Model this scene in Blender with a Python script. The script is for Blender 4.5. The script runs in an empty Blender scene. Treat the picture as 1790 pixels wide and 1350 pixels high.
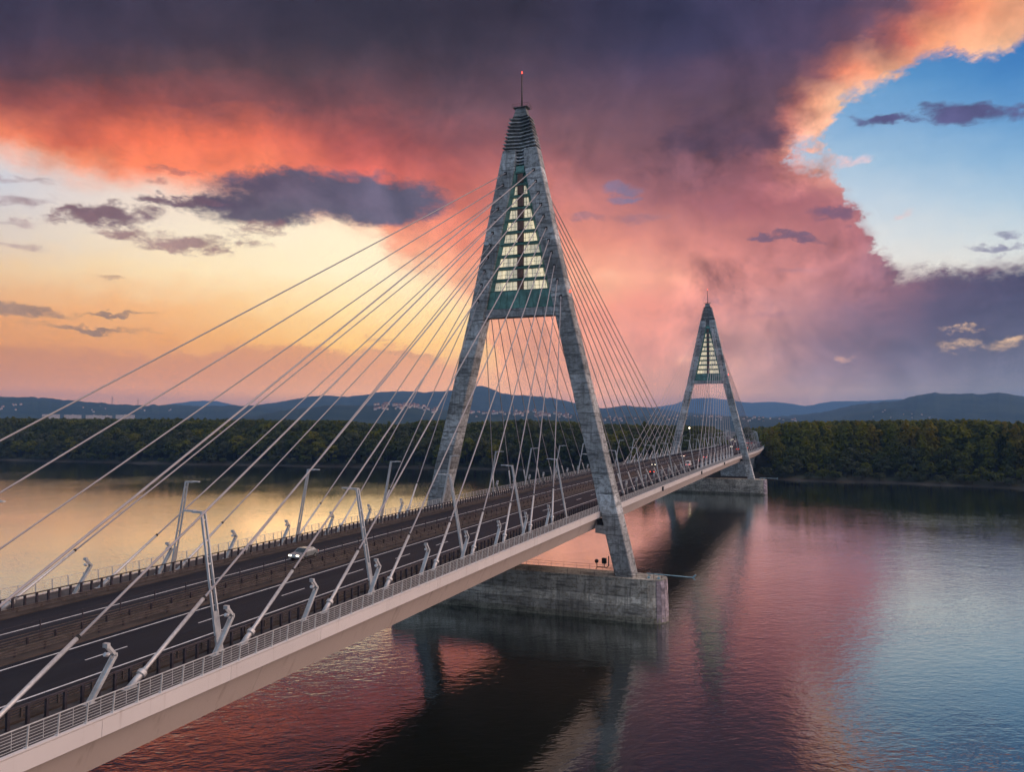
import bpy, bmesh, math, random
import numpy as np
from mathutils import Vector, Matrix

random.seed(7)
rng = np.random.default_rng(11)
S = bpy.context.scene
COL = S.collection

# ------------------------------------------------------------------ camera
CAM = Vector((-157.511, -61.150, 39.630))
YAW, PITCH, ROLL, FPX = 0.3825, 0.04887, 0.00245, 1348.77
cy, sy = math.cos(YAW), math.sin(YAW)
cp, sp = math.cos(PITCH), math.sin(PITCH)
cr, sr = math.cos(ROLL), math.sin(ROLL)
Fh = Vector((cy, sy, 0)); Rh = Vector((sy, -cy, 0)); Uz = Vector((0, 0, 1))
fwd = Fh * cp + Uz * sp
up0 = -Fh * sp + Uz * cp
right = Rh * cr + up0 * sr
up = -Rh * sr + up0 * cr
cam_d = bpy.data.cameras.new('camera')
cam_d.sensor_fit = 'HORIZONTAL'; cam_d.sensor_width = 36.0
cam_d.lens = FPX / 1790.0 * 36.0
cam_d.clip_start = 0.5; cam_d.clip_end = 60000
cam = bpy.data.objects.new('camera', cam_d); COL.objects.link(cam)
m = Matrix((right, up, -fwd)).transposed().to_4x4(); m.translation = CAM
cam.matrix_world = m
S.camera = cam

# ------------------------------------------------------------------ exposure
S.view_settings.view_transform = 'Standard'
S.view_settings.look = 'None'
S.view_settings.exposure = 0.0
S.view_settings.gamma = 1.0
S.render.film_transparent = False
S.cycles.volume_bounces = 1
S.cycles.max_bounces = 8
S.cycles.diffuse_bounces = 2
S.cycles.glossy_bounces = 3
S.cycles.transmission_bounces = 4
S.cycles.transparent_max_bounces = 8
S.cycles.caustics_reflective = False
S.cycles.caustics_refractive = False
S.cycles.sample_clamp_indirect = 4.0
S.cycles.use_adaptive_sampling = True
S.cycles.adaptive_threshold = 0.025
S.cycles.adaptive_min_samples = 16

SUN_AZ = YAW + math.radians(11.0)      # world angle of the sunset, left of the front pylon
SUN_EL = math.radians(3.5)

def lin(c):
    out = []
    for v in c[:3]:
        v /= 255.0
        out.append(v / 12.92 if v <= 0.04045 else ((v + 0.055) / 1.055) ** 2.4)
    return tuple(out)

# ------------------------------------------------------------------ small node compiler
class X:
    """wraps a node socket so that arithmetic writes Math nodes"""
    def __init__(s, g, sock): s.g = g; s.s = sock
    def _op(s, op, b=None, c=None): return s.g.math(op, s, b, c)
    def __add__(s, b): return s._op('ADD', b)
    __radd__ = __add__
    def __sub__(s, b): return s._op('SUBTRACT', b)
    def __rsub__(s, b): return s.g.math('SUBTRACT', b, s)
    def __mul__(s, b): return s._op('MULTIPLY', b)
    __rmul__ = __mul__
    def __truediv__(s, b): return s._op('DIVIDE', b)
    def __rtruediv__(s, b): return s.g.math("DIVIDE", b, s)
    def __neg__(s): return s._op('MULTIPLY', -1.0)

class G:
    def __init__(s, tree): s.t = tree; s.n = tree.nodes; s.l = tree.links
    def new(s, typ, **kw):
        nd = s.n.new(typ)
        for k, v in kw.items(): setattr(nd, k, v)
        return nd
    def put(s, sock, v):
        if v is None: return
        if isinstance(v, X): s.l.new(v.s, sock)
        elif hasattr(v, 'is_output'): s.l.new(v, sock)
        else:
            if sock.type == 'RGBA' and len(v) == 3: v = (*v, 1.0)
            sock.default_value = v
    def math(s, op, a, b=None, c=None, clamp=False):
        nd = s.new('ShaderNodeMath', operation=op, use_clamp=clamp)
        for i, v in enumerate((a, b, c)):
            if v is not None: s.put(nd.inputs[i], v)
        return X(s, nd.outputs[0])
    def vmath(s, op, a, b=None):
        nd = s.new('ShaderNodeVectorMath', operation=op)
        s.put(nd.inputs[0], a)
        if b is not None: s.put(nd.inputs[1], b)
        return X(s, nd.outputs['Value' if op in ('DOT_PRODUCT', 'LENGTH') else 'Vector'])
    def step(s, a, b, x, lo=0.0, hi=1.0, smooth=True):
        nd = s.new('ShaderNodeMapRange', clamp=True)
        nd.interpolation_type = 'SMOOTHSTEP' if smooth else 'LINEAR'
        s.put(nd.inputs['Value'], x)
        s.put(nd.inputs['From Min'], a); s.put(nd.inputs['From Max'], b)
        s.put(nd.inputs['To Min'], lo); s.put(nd.inputs['To Max'], hi)
        return X(s, nd.outputs['Result'])
    def noise(s, vec, scale, detail=4.0, rough=0.55, dist=0.0, color=False):
        nd = s.new('ShaderNodeTexNoise', noise_dimensions='3D')
        if vec is not None: s.put(nd.inputs['Vector'], vec)
        nd.inputs['Scale'].default_value = scale
        nd.inputs['Detail'].default_value = detail
        nd.inputs['Roughness'].default_value = rough
        nd.inputs['Distortion'].default_value = dist
        return X(s, nd.outputs['Color' if color else 'Fac'])
    def mix(s, fac, a, b, mode='MIX'):
        nd = s.new('ShaderNodeMix', data_type='RGBA', blend_type=mode)
        s.put(nd.inputs[0], fac); s.put(nd.inputs[6], a); s.put(nd.inputs[7], b)
        return X(s, nd.outputs[2])
    def ramp(s, fac, stops, interp='LINEAR'):
        nd = s.new('ShaderNodeValToRGB')
        cr_ = nd.color_ramp; cr_.interpolation = interp
        stops = sorted(stops, key=lambda q: q[0])
        while len(cr_.elements) < len(stops): cr_.elements.new(0.5)
        for e, (p, c) in zip(cr_.elements, stops):
            e.position = p; e.color = (*c[:3], 1.0)
        s.put(nd.inputs[0], fac)
        return X(s, nd.outputs[0])
    def comb(s, x, y, z):
        nd = s.new('ShaderNodeCombineXYZ')
        for i, v in enumerate((x, y, z)): s.put(nd.inputs[i], v)
        return X(s, nd.outputs[0])
    def sep(s, v):
        nd = s.new('ShaderNodeSeparateXYZ'); s.put(nd.inputs[0], v)
        return [X(s, o) for o in nd.outputs]
    def curve(s, x, pts, x0, x1, y0, y1):
        """piecewise curve x->y given as points in real units"""
        nd = s.new('ShaderNodeFloatCurve')
        cv = nd.mapping.curves[0]
        pts = sorted(pts)
        while len(cv.points) < len(pts): cv.points.new(0.5, 0.5)
        for p, (a, b) in zip(cv.points, pts):
            p.location = ((a - x0) / (x1 - x0), (b - y0) / (y1 - y0)); p.handle_type = 'VECTOR'
        nd.mapping.update()
        t = s.step(x0, x1, x, smooth=False)
        s.put(nd.inputs['Value'], t)
        return X(s, nd.outputs[0]) * (y1 - y0) + y0

# ------------------------------------------------------------------ world: dusk sky with clouds
def build_world():
    w = bpy.data.worlds.new('World'); S.world = w; w.use_nodes = True
    t = w.node_tree; t.nodes.clear(); g = G(t)
    tc = g.new('ShaderNodeTexCoord')
    D = X(g, tc.outputs['Generated'])
    F = g.vmath('DOT_PRODUCT', D, tuple(Fh))
    R = g.vmath('DOT_PRODUCT', D, tuple(Rh))
    _, _, Z = g.sep(D)
    hyp = g.math('SQRT', F * F + R * R + 1e-5)
    az = g.math('ARCTAN2', R, F)
    azc = g.math('MINIMUM', g.math('MAXIMUM', az, -0.62), 0.62)
    ca = g.math('COSINE', azc)
    # u: bearing, v: height above the horizon (741 = horizon, smaller is higher)
    u0 = g.math('TANGENT', azc) * 1348.0 + 895.0 + (az - azc) * 1900.0
    el = Z / hyp / ca
    v0 = 741.0 - 1348.0 * g.math('MINIMUM', el, 1.6)
    # noise fields live on the direction, flattened vertically like cloud layers
    ds = g.vmath('MULTIPLY', D, (1.0, 1.0, 1.9))
    nA = g.noise(ds, 3.2, 1.0, 0.5, color=True)
    nB = g.noise(ds, 9.0, 2.0, 0.55, color=True)
    nC = g.noise(ds, 30.0, 4.0, 0.66, color=True)
    ax, ay, az3 = g.sep(nA); bx, by, bz = g.sep(nB); cx_, cy_, cz_ = g.sep(nC)
    wu = (ax - 0.5) * 60.0 + (bx - 0.5) * 90.0 + (cx_ - 0.5) * 70.0
    wv = (ay - 0.5) * 40.0 + (by - 0.5) * 60.0 + (cy_ - 0.5) * 46.0
    u = u0 + wu; v = v0 + wv
    us = u0 + (bx - 0.5) * 40.0 + (cx_ - 0.5) * 60.0      # gentle warp, for edges that must stay put
    vs = v0 + (by - 0.5) * 32.0 + (cy_ - 0.5) * 50.0

    U0, U1 = -900.0, 2700.0
    def grid(uu, vv, rows):
        un = g.step(U0, U1, uu, smooth=False)
        col = None; pv = None
        for vr, stops in rows:
            st = [((a - U0) / (U1 - U0), lin(c)) for a, c in stops]
            r = g.ramp(un, st)
            if col is None: col = r
            else: col = g.mix(g.step(pv, vr, vv, smooth=False), col, r)
            pv = vr
        return col
    # clear air behind the clouds
    clear = grid(us, vs, [
        (-700, [(0, (60, 90, 150)), (1790, (45, 95, 165))]),
        (40,  [(0, (120, 150, 195)), (900, (110, 150, 200)), (1500, (62, 126, 190)), (1790, (48, 112, 184))]),
        (120, [(0, (150, 170, 205)), (900, (140, 170, 210)), (1500, (92, 150, 205)), (1790, (74, 134, 198))]),
        (200, [(0, (175, 188, 214)), (900, (170, 190, 220)), (1500, (126, 170, 216)), (1790, (104, 156, 210))]),
        (270, [(0, (196, 205, 226)), (200, (226, 212, 210)), (900, (220, 215, 220)), (1500, (160, 192, 224)), (1790, (136, 178, 220))]),
        (340, [(0, (208, 206, 216)), (200, (230, 216, 212)), (600, (252, 232, 212)), (1500, (190, 208, 230)), (1790, (172, 200, 228))]),
        (410, [(0, (218, 204, 196)), (300, (244, 230, 210)), (600, (255, 242, 214)), (900, (255, 236, 205)), (1500, (214, 220, 230)), (1790, (204, 216, 230))]),
        (470, [(0, (230, 198, 162)), (300, (248, 224, 186)), (600, (255, 242, 210)), (850, (255, 236, 202)), (1500, (226, 222, 224)), (1790, (220, 222, 226))]),
        (540, [(0, (226, 164, 108)), (300, (240, 184, 126)), (600, (255, 226, 172)), (800, (255, 224, 172)), (1100, (235, 180, 150)), (1790, (190, 175, 180))]),
        (600, [(0, (212, 146, 86)), (300, (226, 160, 92)), (600, (248, 196, 116)), (800, (250, 204, 136)), (1100, (225, 165, 145)), (1790, (140, 130, 160))]),
        (650, [(0, (188, 126, 90)), (300, (204, 138, 98)), (600, (222, 164, 122)), (850, (230, 172, 138)), (1200, (212, 156, 150)), (1500, (150, 128, 158)), (1790, (112, 110, 150))]),
        (741, [(0, (176, 124, 108)), (400, (200, 146, 118)), (800, (216, 158, 136)), (1200, (200, 150, 150)), (1500, (150, 128, 158)), (1790, (118, 114, 154))]),
    ])
    # the storm cloud and its anvil
    mass = grid(u, v, [
        (-700, [(-400, (58, 54, 80)), (900, (56, 54, 84)), (2200, (70, 74, 110))]),
        (0,   [(0, (58, 48, 72)), (300, (60, 50, 70)), (600, (50, 43, 60)), (900, (50, 41, 58)), (1200, (54, 50, 84)), (1500, (72, 60, 94)), (1590, (104, 74, 96)), (1670, (200, 112, 100)), (1740, (248, 156, 122)), (1790, (252, 176, 144)), (2100, (200, 150, 150))]),
        (60,  [(0, (68, 53, 76)), (300, (67, 53, 70)), (600, (58, 48, 63)), (900, (60, 49, 67)), (1200, (60, 54, 88)), (1440, (78, 62, 94)), (1530, (112, 76, 96)), (1590, (214, 118, 104)), (1650, (255, 168, 132)), (1790, (255, 200, 170)), (2100, (200, 160, 160))]),
        (120, [(0, (98, 62, 72)), (200, (92, 62, 70)), (500, (82, 60, 70)), (900, (78, 60, 78)), (1200, (84, 65, 94)), (1390, (96, 70, 94)), (1445, (140, 88, 98)), (1495, (240, 142, 116)), (1560, (255, 192, 160)), (1790, (255, 208, 182))]),
        (180, [(0, (150, 78, 74)), (150, (158, 78, 70)), (400, (128, 73, 76)), (700, (108, 70, 80)), (900, (104, 74, 90)), (1150, (100, 72, 92)), (1290, (90, 66, 85)), (1352, (96, 68, 86)), (1385, (168, 102, 102)), (1430, (252, 176, 148)), (1480, (255, 204, 178)), (1600, (255, 214, 192))]),
        (240, [(0, (240, 132, 98)), (120, (210, 102, 78)), (250, (242, 118, 84)), (430, (230, 112, 84)), (600, (170, 84, 84)), (800, (140, 80, 88)), (1000, (130, 88, 100)), (1200, (110, 75, 92)), (1345, (108, 72, 90)), (1382, (196, 118, 114)), (1425, (252, 190, 172)), (1600, (250, 204, 192))]),
        (290, [(0, (255, 210, 180)), (120, (255, 158, 118)), (250, (252, 136, 98)), (430, (244, 130, 98)), (600, (214, 102, 92)), (800, (174, 94, 95)), (1000, (154, 98, 108)), (1200, (125, 82, 98)), (1330, (150, 92, 105)), (1420, (208, 134, 134)), (1520, (226, 164, 160))]),
        (350, [(0, (255, 200, 170)), (300, (252, 166, 126)), (600, (236, 126, 106)), (800, (214, 118, 106)), (1000, (200, 124, 122)), (1150, (166, 105, 116)), (1350, (160, 95, 108)), (1480, (176, 110, 120)), (1600, (176, 116, 130))]),
        (420, [(500, (250, 178, 150)), (680, (246, 164, 140)), (800, (236, 140, 120)), (1000, (226, 144, 130)), (1150, (210, 134, 130)), (1350, (188, 118, 124)), (1480, (176, 112, 124)), (1580, (148, 104, 130))]),
        (480, [(680, (252, 190, 160)), (900, (240, 162, 140)), (1080, (246, 176, 156)), (1250, (214, 138, 138)), (1400, (198, 132, 140)), (1520, (156, 106, 126)), (1650, (92, 76, 108)), (1790, (74, 67, 104))]),
        (540, [(750, (248, 184, 154)), (1000, (240, 158, 144)), (1150, (230, 148, 142)), (1350, (194, 138, 150)), (1500, (138, 104, 132)), (1650, (84, 74, 108)), (1790, (70, 66, 100))]),
        (600, [(800, (240, 174, 142)), (1000, (234, 158, 144)), (1150, (220, 148, 148)), (1300, (198, 146, 155)), (1450, (140, 110, 138)), (1600, (96, 86, 120)), (1790, (84, 82, 116))]),
        (660, [(800, (226, 164, 138)), (1000, (222, 156, 144)), (1150, (208, 148, 148)), (1300, (188, 142, 155)), (1450, (144, 120, 154)), (1600, (118, 108, 146)), (1790, (106, 104, 144))]),
        (741, [(0, (178, 126, 110)), (800, (214, 156, 138)), (1000, (212, 152, 144)), (1300, (180, 138, 154)), (1500, (140, 122, 156)), (1790, (112, 110, 150))]),
    ])
    # fibrous, billowing light and shade inside the cloud
    dst = g.vmath('MULTIPLY', D, (1.0, 1.0, 0.95))
    fib = g.noise(dst, 11.0, 6.0, 0.60, 0.4)
    off = Fh * 0.012 - Rh * 0.022 - Uz * 0.020            # towards the sunset, lower left
    fib2 = g.noise(g.vmath('ADD', dst, tuple(off)), 11.0, 6.0, 0.60, 0.4)
    relief = fib - fib2
    puff = bz
    crease = g.math('ABSOLUTE', fib - 0.5) - g.math('ABSOLUTE', fib2 - 0.5)
    cum = g.step(980.0, 1220.0, u0) * g.step(140.0, 250.0, v0) * g.step(620.0, 500.0, v0)
    shade = g.math('MAXIMUM', 0.56 + fib * 0.50 + puff * 0.38 - relief * 1.3 + crease * cum * 1.9, 0.3)
    mass = g.mix(1.0, mass, g.comb(shade * 0.99, shade * 0.985, shade * 0.87), 'MULTIPLY')

    # where the storm cloud ends: towards the sunset ...
    lb = g.curve(us, [(-900, 200), (-300, 246), (0, 274), (140, 312), (300, 326), (450, 348), (590, 384), (650, 402), (680, 450), (760, 492), (820, 540), (860, 610), (900, 720), (1000, 900), (2700, 1000)], -900, 2700, 0, 1000)
    mL = g.step(-34.0, 44.0, lb - vs)
    # ... and towards the blue gap on the right, in rounded billows
    bil = g.math('ABSOLUTE', bx - 0.5) * 1.3 + g.math('ABSOLUTE', cx_ - 0.5) * 1.0 + g.math('ABSOLUTE', cy_ - 0.5) * 0.7
    vb = v0 + (by - 0.5) * 30.0; ub = u0 + (ax - 0.5) * 30.0 - (bil - 0.36) * 70.0
    top = g.curve(ub, [(-900, 600), (1360, 560), (1385, 262), (1450, 246), (1490, 178), (1560, 146), (1640, 98), (1720, 74), (1790, 60), (2100, -30), (2700, -120)], -900, 2700, -200, 1000)
    bot = g.curve(ub, [(-900, 100), (1360, 150), (1400, 258), (1480, 274), (1500, 312), (1530, 385), (1560, 440), (1590, 462), (1700, 462), (1790, 456), (2100, 470), (2700, 520)], -900, 2700, -200, 1000)
    blue = g.math('MULTIPLY', g.step(-12.0, 24.0, vb - top - (bil - 0.36) * 70.0), g.step(-16.0, 28.0, bot - vb - (bil - 0.36) * 80.0))
    mmask = mL * (1.0 - blue)
    sky = g.mix(mmask, clear, mass)

    # brown cumulus bank low on the left
    low = g.curve(us, [(-900, 615), (0, 606), (250, 622), (420, 616), (520, 602), (600, 612), (700, 604), (780, 626), (900, 700), (1000, 760), (2700, 760)], -900, 2700, 500, 800)
    lowm = g.step(-7.0, 10.0, vs - low) * g.step(741.0, 640.0, v0, smooth=False) * 0.75
    sky = g.mix(lowm, sky, g.ramp(g.step(0.0, 900.0, u0, smooth=False), [(0, lin((188, 126, 84))), (0.6, lin((206, 140, 102))), (1, lin((226, 160, 130)))]))

    # loose small clouds: soft ellipses broken up by noise
    fine = g.noise(g.vmath('MULTIPLY', D, (1.0, 1.0, 2.6)), 17.0, 6.0, 0.66)
    frag = cz_
    uv = g.comb(us, vs, 0.0)
    def blob(bu, bv, ru, rv, rot=0.0):
        nd = g.new('ShaderNodeMapping', vector_type='TEXTURE')
        g.put(nd.inputs['Vector'], uv); nd.inputs['Location'].default_value = (bu, bv, 0)
        nd.inputs['Rotation'].default_value = (0, 0, rot); nd.inputs['Scale'].default_value = (ru, rv, 1)
        q = X(g, nd.outputs[0]); return g.vmath('DOT_PRODUCT', q, q)
    def union(bs):
        r = bs[0]
        for b in bs[1:]: r = g.math('SMOOTH_MIN', r, b, 0.3)
        return r
    acc = []
    def layer(sky, field, colr, breakup, soft, amount=1.0, bias=0.0):
        f = (1.0 + bias - breakup * 0.775) - field + fine * breakup + frag * (breakup * 0.55)
        a_ = g.step(0.0, soft * 1.3, f)
        if amount < 1.0: a_ = a_ * amount
        acc.append(a_)
        return g.mix(a_, sky, colr)
    def tint(a, b, u_a, u_b):
        return g.ramp(g.step(u_a, u_b, u0, smooth=False), [(0, lin(a)), (1, lin(b))])
    # the long dark lens cloud over the sunset
    sky = layer(sky, union([blob(530, 330, 165, 42, 0.04), blob(640, 346, 135, 46, 0.06), blob(480, 352, 140, 38, -0.04)]), tint((88, 76, 96), (86, 86, 110), 380, 640), 1.5, 0.8, 0.97, 0.5)
    sky = layer(sky, union([blob(380, 350, 110, 24, -0.02), blob(430, 322, 60, 18, -0.2), blob(320, 358, 60, 18)]), lin((82, 68, 88)), 3.2, 1.0, 0.95, -0.1)
    sky = layer(sky, union([blob(300, 352, 90, 12, 0.02), blob(170, 376, 100, 22, 0.05), blob(120, 368, 50, 9)]), tint((122, 88, 98), (106, 80, 94), 80, 300), 3.2, 0.8, 0.95, 0.1)
    sky = layer(sky, union([blob(330, 420, 170, 26, 0.06), blob(440, 396, 90, 26, -0.1), blob(240, 408, 110, 14)]), lin((134, 96, 102)), 4.2, 0.9, 0.86, -0.3)
    sky = layer(sky, union([blob(300, 292, 75, 10, 0.12), blob(270, 316, 40, 10)]), lin((150, 92, 92)), 2.5, 0.9, 0.7, -0.3)
    # streaks on the far left
    sky = layer(sky, union([blob(40, 545, 90, 15, 0.13), blob(150, 578, 130, 8, 0.06), blob(190, 553, 75, 5, 0.0)]), lin((142, 116, 104)), 2.6, 0.8, 0.85, 0.05)
    sky = layer(sky, union([blob(20, 425, 70, 11, 0.14), blob(30, 305, 80, 8, 0.1), blob(40, 345, 70, 12, -0.05), blob(20, 388, 50, 10, 0.1)]), lin((150, 122, 132)), 3.4, 1.1, 0.8, -0.2)
    sky = layer(sky, blob(190, 490, 45, 8, 0.05), lin((188, 150, 126)), 2.8, 0.9, 0.7, -0.3)
    sky = layer(sky, union([blob(660, 592, 70, 9), blob(700, 618, 90, 8, 0.05)]), lin((206, 150, 116)), 2.4, 0.9, 0.7, -0.2)
    sky = layer(sky, union([blob(1270, 222, 92, 44, 0.1), blob(1345, 232, 52, 30), blob(1210, 236, 60, 30)]), lin((82, 60, 78)), 2.2, 1.1, 0.88, 0.3)
    sky = layer(sky, union([blob(1440, 345, 90, 60, 0.5), blob(1500, 395, 46, 36)]), lin((158, 96, 106)), 2.6, 1.2, 0.6)
    sky = layer(sky, union([blob(1250, 330, 60, 50, 0.2), blob(1330, 300, 60, 40)]), lin((172, 104, 114)), 3.0, 1.6, 0.5)
    # slate wisps in front of the pink storm cloud
    sky = layer(sky, union([blob(1098, 322, 48, 16), blob(1105, 342, 40, 9)]), lin((112, 108, 142)), 1.4, 1.0, 0.9)
    sky = layer(sky, union([blob(1120, 382, 62, 12, 0.05), blob(1040, 374, 50, 12)]), lin((150, 112, 130)), 2.0, 1.1, 0.8)
    sky = layer(sky, union([blob(1402, 414, 60, 11, 0.03), blob(1340, 412, 40, 6)]), lin((112, 86, 110)), 2.0, 0.8, 0.9)
    sky = layer(sky, blob(1468, 370, 48, 13, -0.06), lin((108, 80, 106)), 1.8, 0.9, 0.9)
    sky = layer(sky, union([blob(1345, 545, 60, 10, -0.04), blob(1255, 522, 30, 5), blob(1400, 470, 60, 8)]), lin((168, 122, 140)), 1.8, 1.2, 0.6)
    # purple bar across the blue gap, and scraps below it
    sky = layer(sky, union([blob(1690, 186, 120, 24, -0.03), blob(1560, 196, 80, 13, 0.03), blob(1780, 186, 70, 20)]), lin((84, 78, 124)), 3.0, 0.8, 0.95, -0.05)
    sky = layer(sky, union([blob(1740, 430, 90, 8, -0.08), blob(1768, 402, 40, 12), blob(1755, 440, 20, 5)]), lin((112, 108, 146)), 3.0, 0.8, 0.85, -0.4)
    sky = layer(sky, union([blob(1590, 372, 36, 15, -0.5), blob(1500, 272, 44, 16, -0.15)]), lin((244, 190, 186)), 2.6, 1.0, 0.75, -0.3)
    # lit shreds in the purple bank on the right and pale puffs over the ridge
    sky = layer(sky, union([blob(1700, 600, 92, 15, 0.03), blob(1690, 572, 42, 7), blob(1770, 590, 50, 9)]), lin((220, 184, 152)), 4.4, 1.2, 0.9, -0.3)
    sky = layer(sky, union([blob(1075, 490, 36, 26, 0.3), blob(1190, 628, 26, 10, -0.6), blob(1285, 635, 26, 22), blob(1478, 628, 18, 9)]), lin((246, 190, 168)), 2.6, 1.4, 0.5, -0.2)

    A = acc[0]
    for q in acc[1:]: A = g.math('MAXIMUM', A, q)
    body = (fine * 0.8 - 0.40 - relief * 1.3) * A + 1.0
    sky = g.mix(1.0, sky, g.comb(body, body, body), 'MULTIPLY')
    # away from the picture: plain blue dusk, with an added glow on the right
    ns = g.new('ShaderNodeTexSky'); ns.sky_type = 'NISHITA'; ns.sun_disc = False
    ns.sun_elevation = SUN_EL; ns.sun_rotation = math.pi / 2 - SUN_AZ
    ns.altitude = 100; ns.air_density = 1.2; ns.dust_density = 1.5; ns.ozone_density = 2.0
    nish = g.mix(1.0, X(g, ns.outputs[0]), (0.075, 0.075, 0.075), 'MULTIPLY')
    # broad glow added unseen at right to light the fascia; dim blue dusk behind
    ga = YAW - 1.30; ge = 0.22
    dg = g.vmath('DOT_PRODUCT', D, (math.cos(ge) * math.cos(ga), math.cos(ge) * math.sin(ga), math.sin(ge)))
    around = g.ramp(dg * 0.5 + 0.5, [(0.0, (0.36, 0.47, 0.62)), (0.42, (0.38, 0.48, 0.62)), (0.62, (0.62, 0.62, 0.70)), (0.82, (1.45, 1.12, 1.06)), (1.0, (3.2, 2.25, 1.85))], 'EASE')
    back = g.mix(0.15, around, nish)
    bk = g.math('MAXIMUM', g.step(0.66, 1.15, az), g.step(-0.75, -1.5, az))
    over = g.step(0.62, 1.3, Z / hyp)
    le = g.math('EXPONENT', 0.038 / g.math('MAXIMUM', Z, 0.04))      # the haze in front takes this much away again
    sky = g.mix(1.0, sky, g.comb(le * 1.0 + 0.03, le * 0.80 + 0.21, le * 0.14 + 0.86), 'MULTIPLY')
    # below the horizon
    low_ = g.step(0.0, -0.03, Z)
    sky = g.mix(low_, sky, lin((70, 70, 80))); back = g.mix(low_, back, lin((70, 70, 80)))
    bg = g.new('ShaderNodeBackground'); g.put(bg.inputs[0], sky); bg.inputs[1].default_value = 1.0
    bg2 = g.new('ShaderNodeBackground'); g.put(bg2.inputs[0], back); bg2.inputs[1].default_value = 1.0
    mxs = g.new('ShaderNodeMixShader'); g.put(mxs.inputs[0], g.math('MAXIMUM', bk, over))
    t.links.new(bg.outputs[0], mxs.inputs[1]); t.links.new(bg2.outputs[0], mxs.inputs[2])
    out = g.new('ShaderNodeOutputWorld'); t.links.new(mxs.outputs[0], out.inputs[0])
    try:
        w.cycles.sampling_method = 'MANUAL'; w.cycles.sample_map_resolution = 512
    except Exception: pass
build_world()

sun_d = bpy.data.lights.new('sun', 'SUN'); sun_d.energy = 0.05; sun_d.angle = math.radians(18); sun_d.color = (1.0, 0.50, 0.22)
sun = bpy.data.objects.new('sun', sun_d); COL.objects.link(sun)
sdir = Vector((math.cos(SUN_EL) * math.cos(SUN_AZ), math.cos(SUN_EL) * math.sin(SUN_AZ), math.sin(SUN_EL)))
sun.rotation_euler = sdir.to_track_quat('Z', 'Y').to_euler()
sun.location = sdir * 500

# ------------------------------------------------------------------ helpers
def tag(o, label=None, cat=None, group=None, kind=None):
    if label: o['label'] = label
    if cat: o['category'] = cat
    if group: o['group'] = group
    if kind: o['kind'] = kind
    return o

class MB:
    def __init__(s): s.v = []; s.f = []
    def add(s, vs, fs):
        k = len(s.v); s.v.extend([tuple(p) for p in vs]); s.f.extend([tuple(i + k for i in f) for f in fs]); return s
    def hexa(s, p):
        return s.add(p, [(0, 3, 2, 1), (4, 5, 6, 7), (0, 1, 5, 4), (1, 2, 6, 5), (2, 3, 7, 6), (3, 0, 4, 7)])
    def box(s, x0, x1, y0, y1, z0, z1):
        return s.hexa([(x0, y0, z0), (x1, y0, z0), (x1, y1, z0), (x0, y1, z0), (x0, y0, z1), (x1, y0, z1), (x1, y1, z1), (x0, y1, z1)])
    def beam(s, a, b, w, h, upv=(0, 0, 1)):
        a = Vector(a); b = Vector(b); d = (b - a).normalized()
        sd = d.cross(Vector(upv))
        if sd.length < 1e-4: sd = Vector((1, 0, 0))
        sd.normalize(); u_ = sd.cross(d).normalized()
        w2, h2 = sd * (w / 2), u_ * (h / 2)
        return s.hexa([a - w2 - h2, a + w2 - h2, a + w2 + h2, a - w2 + h2, b - w2 - h2, b + w2 - h2, b + w2 + h2, b - w2 + h2])
    def tube(s, pts, rad, n=8, cap=True):
        pts = [Vector(p) for p in pts]
        if not hasattr(rad, '__len__'): rad = [rad] * len(pts)
        k = len(s.v); prev = None
        for i, p in enumerate(pts):
            d = (pts[min(i + 1, len(pts) - 1)] - pts[max(i - 1, 0)]).normalized()
            if prev is None:
                sd = d.cross(Vector((0, 0, 1)))
                if sd.length < 1e-3: sd = d.cross(Vector((0, 1, 0)))
            else: sd = prev - d * prev.dot(d)
            sd.normalize(); prev = sd; u_ = d.cross(sd)
            for j in range(n):
                a = 2 * math.pi * j / n
                s.v.append(tuple(p + (sd * math.cos(a) + u_ * math.sin(a)) * rad[i]))
        for i in range(len(pts) - 1):
            for j in range(n):
                a = k + i * n + j; b = k + i * n + (j + 1) % n
                s.f.append((a, b, b + n, a + n))
        if cap:
            s.f.append(tuple(k + j for j in range(n - 1, -1, -1)))
            e = k + (len(pts) - 1) * n
            s.f.append(tuple(e + j for j in range(n)))
        return s
    def loft(s, rings, cap=True, close=True):
        k = len(s.v); n = len(rings[0])
        for r in rings: s.v.extend([tuple(p) for p in r])
        for i in range(len(rings) - 1):
            for j in range(n if close else n - 1):
                a = k + i * n + j; b = k + i * n + (j + 1) % n
                s.f.append((a, b, b + n, a + n))
        if cap:
            s.f.append(tuple(k + j for j in range(n - 1, -1, -1)))
            e = k + (len(rings) - 1) * n
            s.f.append(tuple(e + j for j in range(n)))
        return s
    def mesh(s, name, mat, smooth=False):
        me = bpy.data.meshes.new(name); me.from_pydata(s.v, [], s.f)
        me.materials.append(mat); me.validate(); 
        bm = bmesh.new(); bm.from_mesh(me); bmesh.ops.recalc_face_normals(bm, faces=bm.faces); bm.to_mesh(me); bm.free()
        if smooth: me.polygons.foreach_set('use_smooth', [True] * len(me.polygons))
        me.update(); return me
    def build(s, name, mat, parent=None, smooth=False, loc=None):
        return obj(name, s.mesh(name, mat, smooth), parent, loc)

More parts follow.
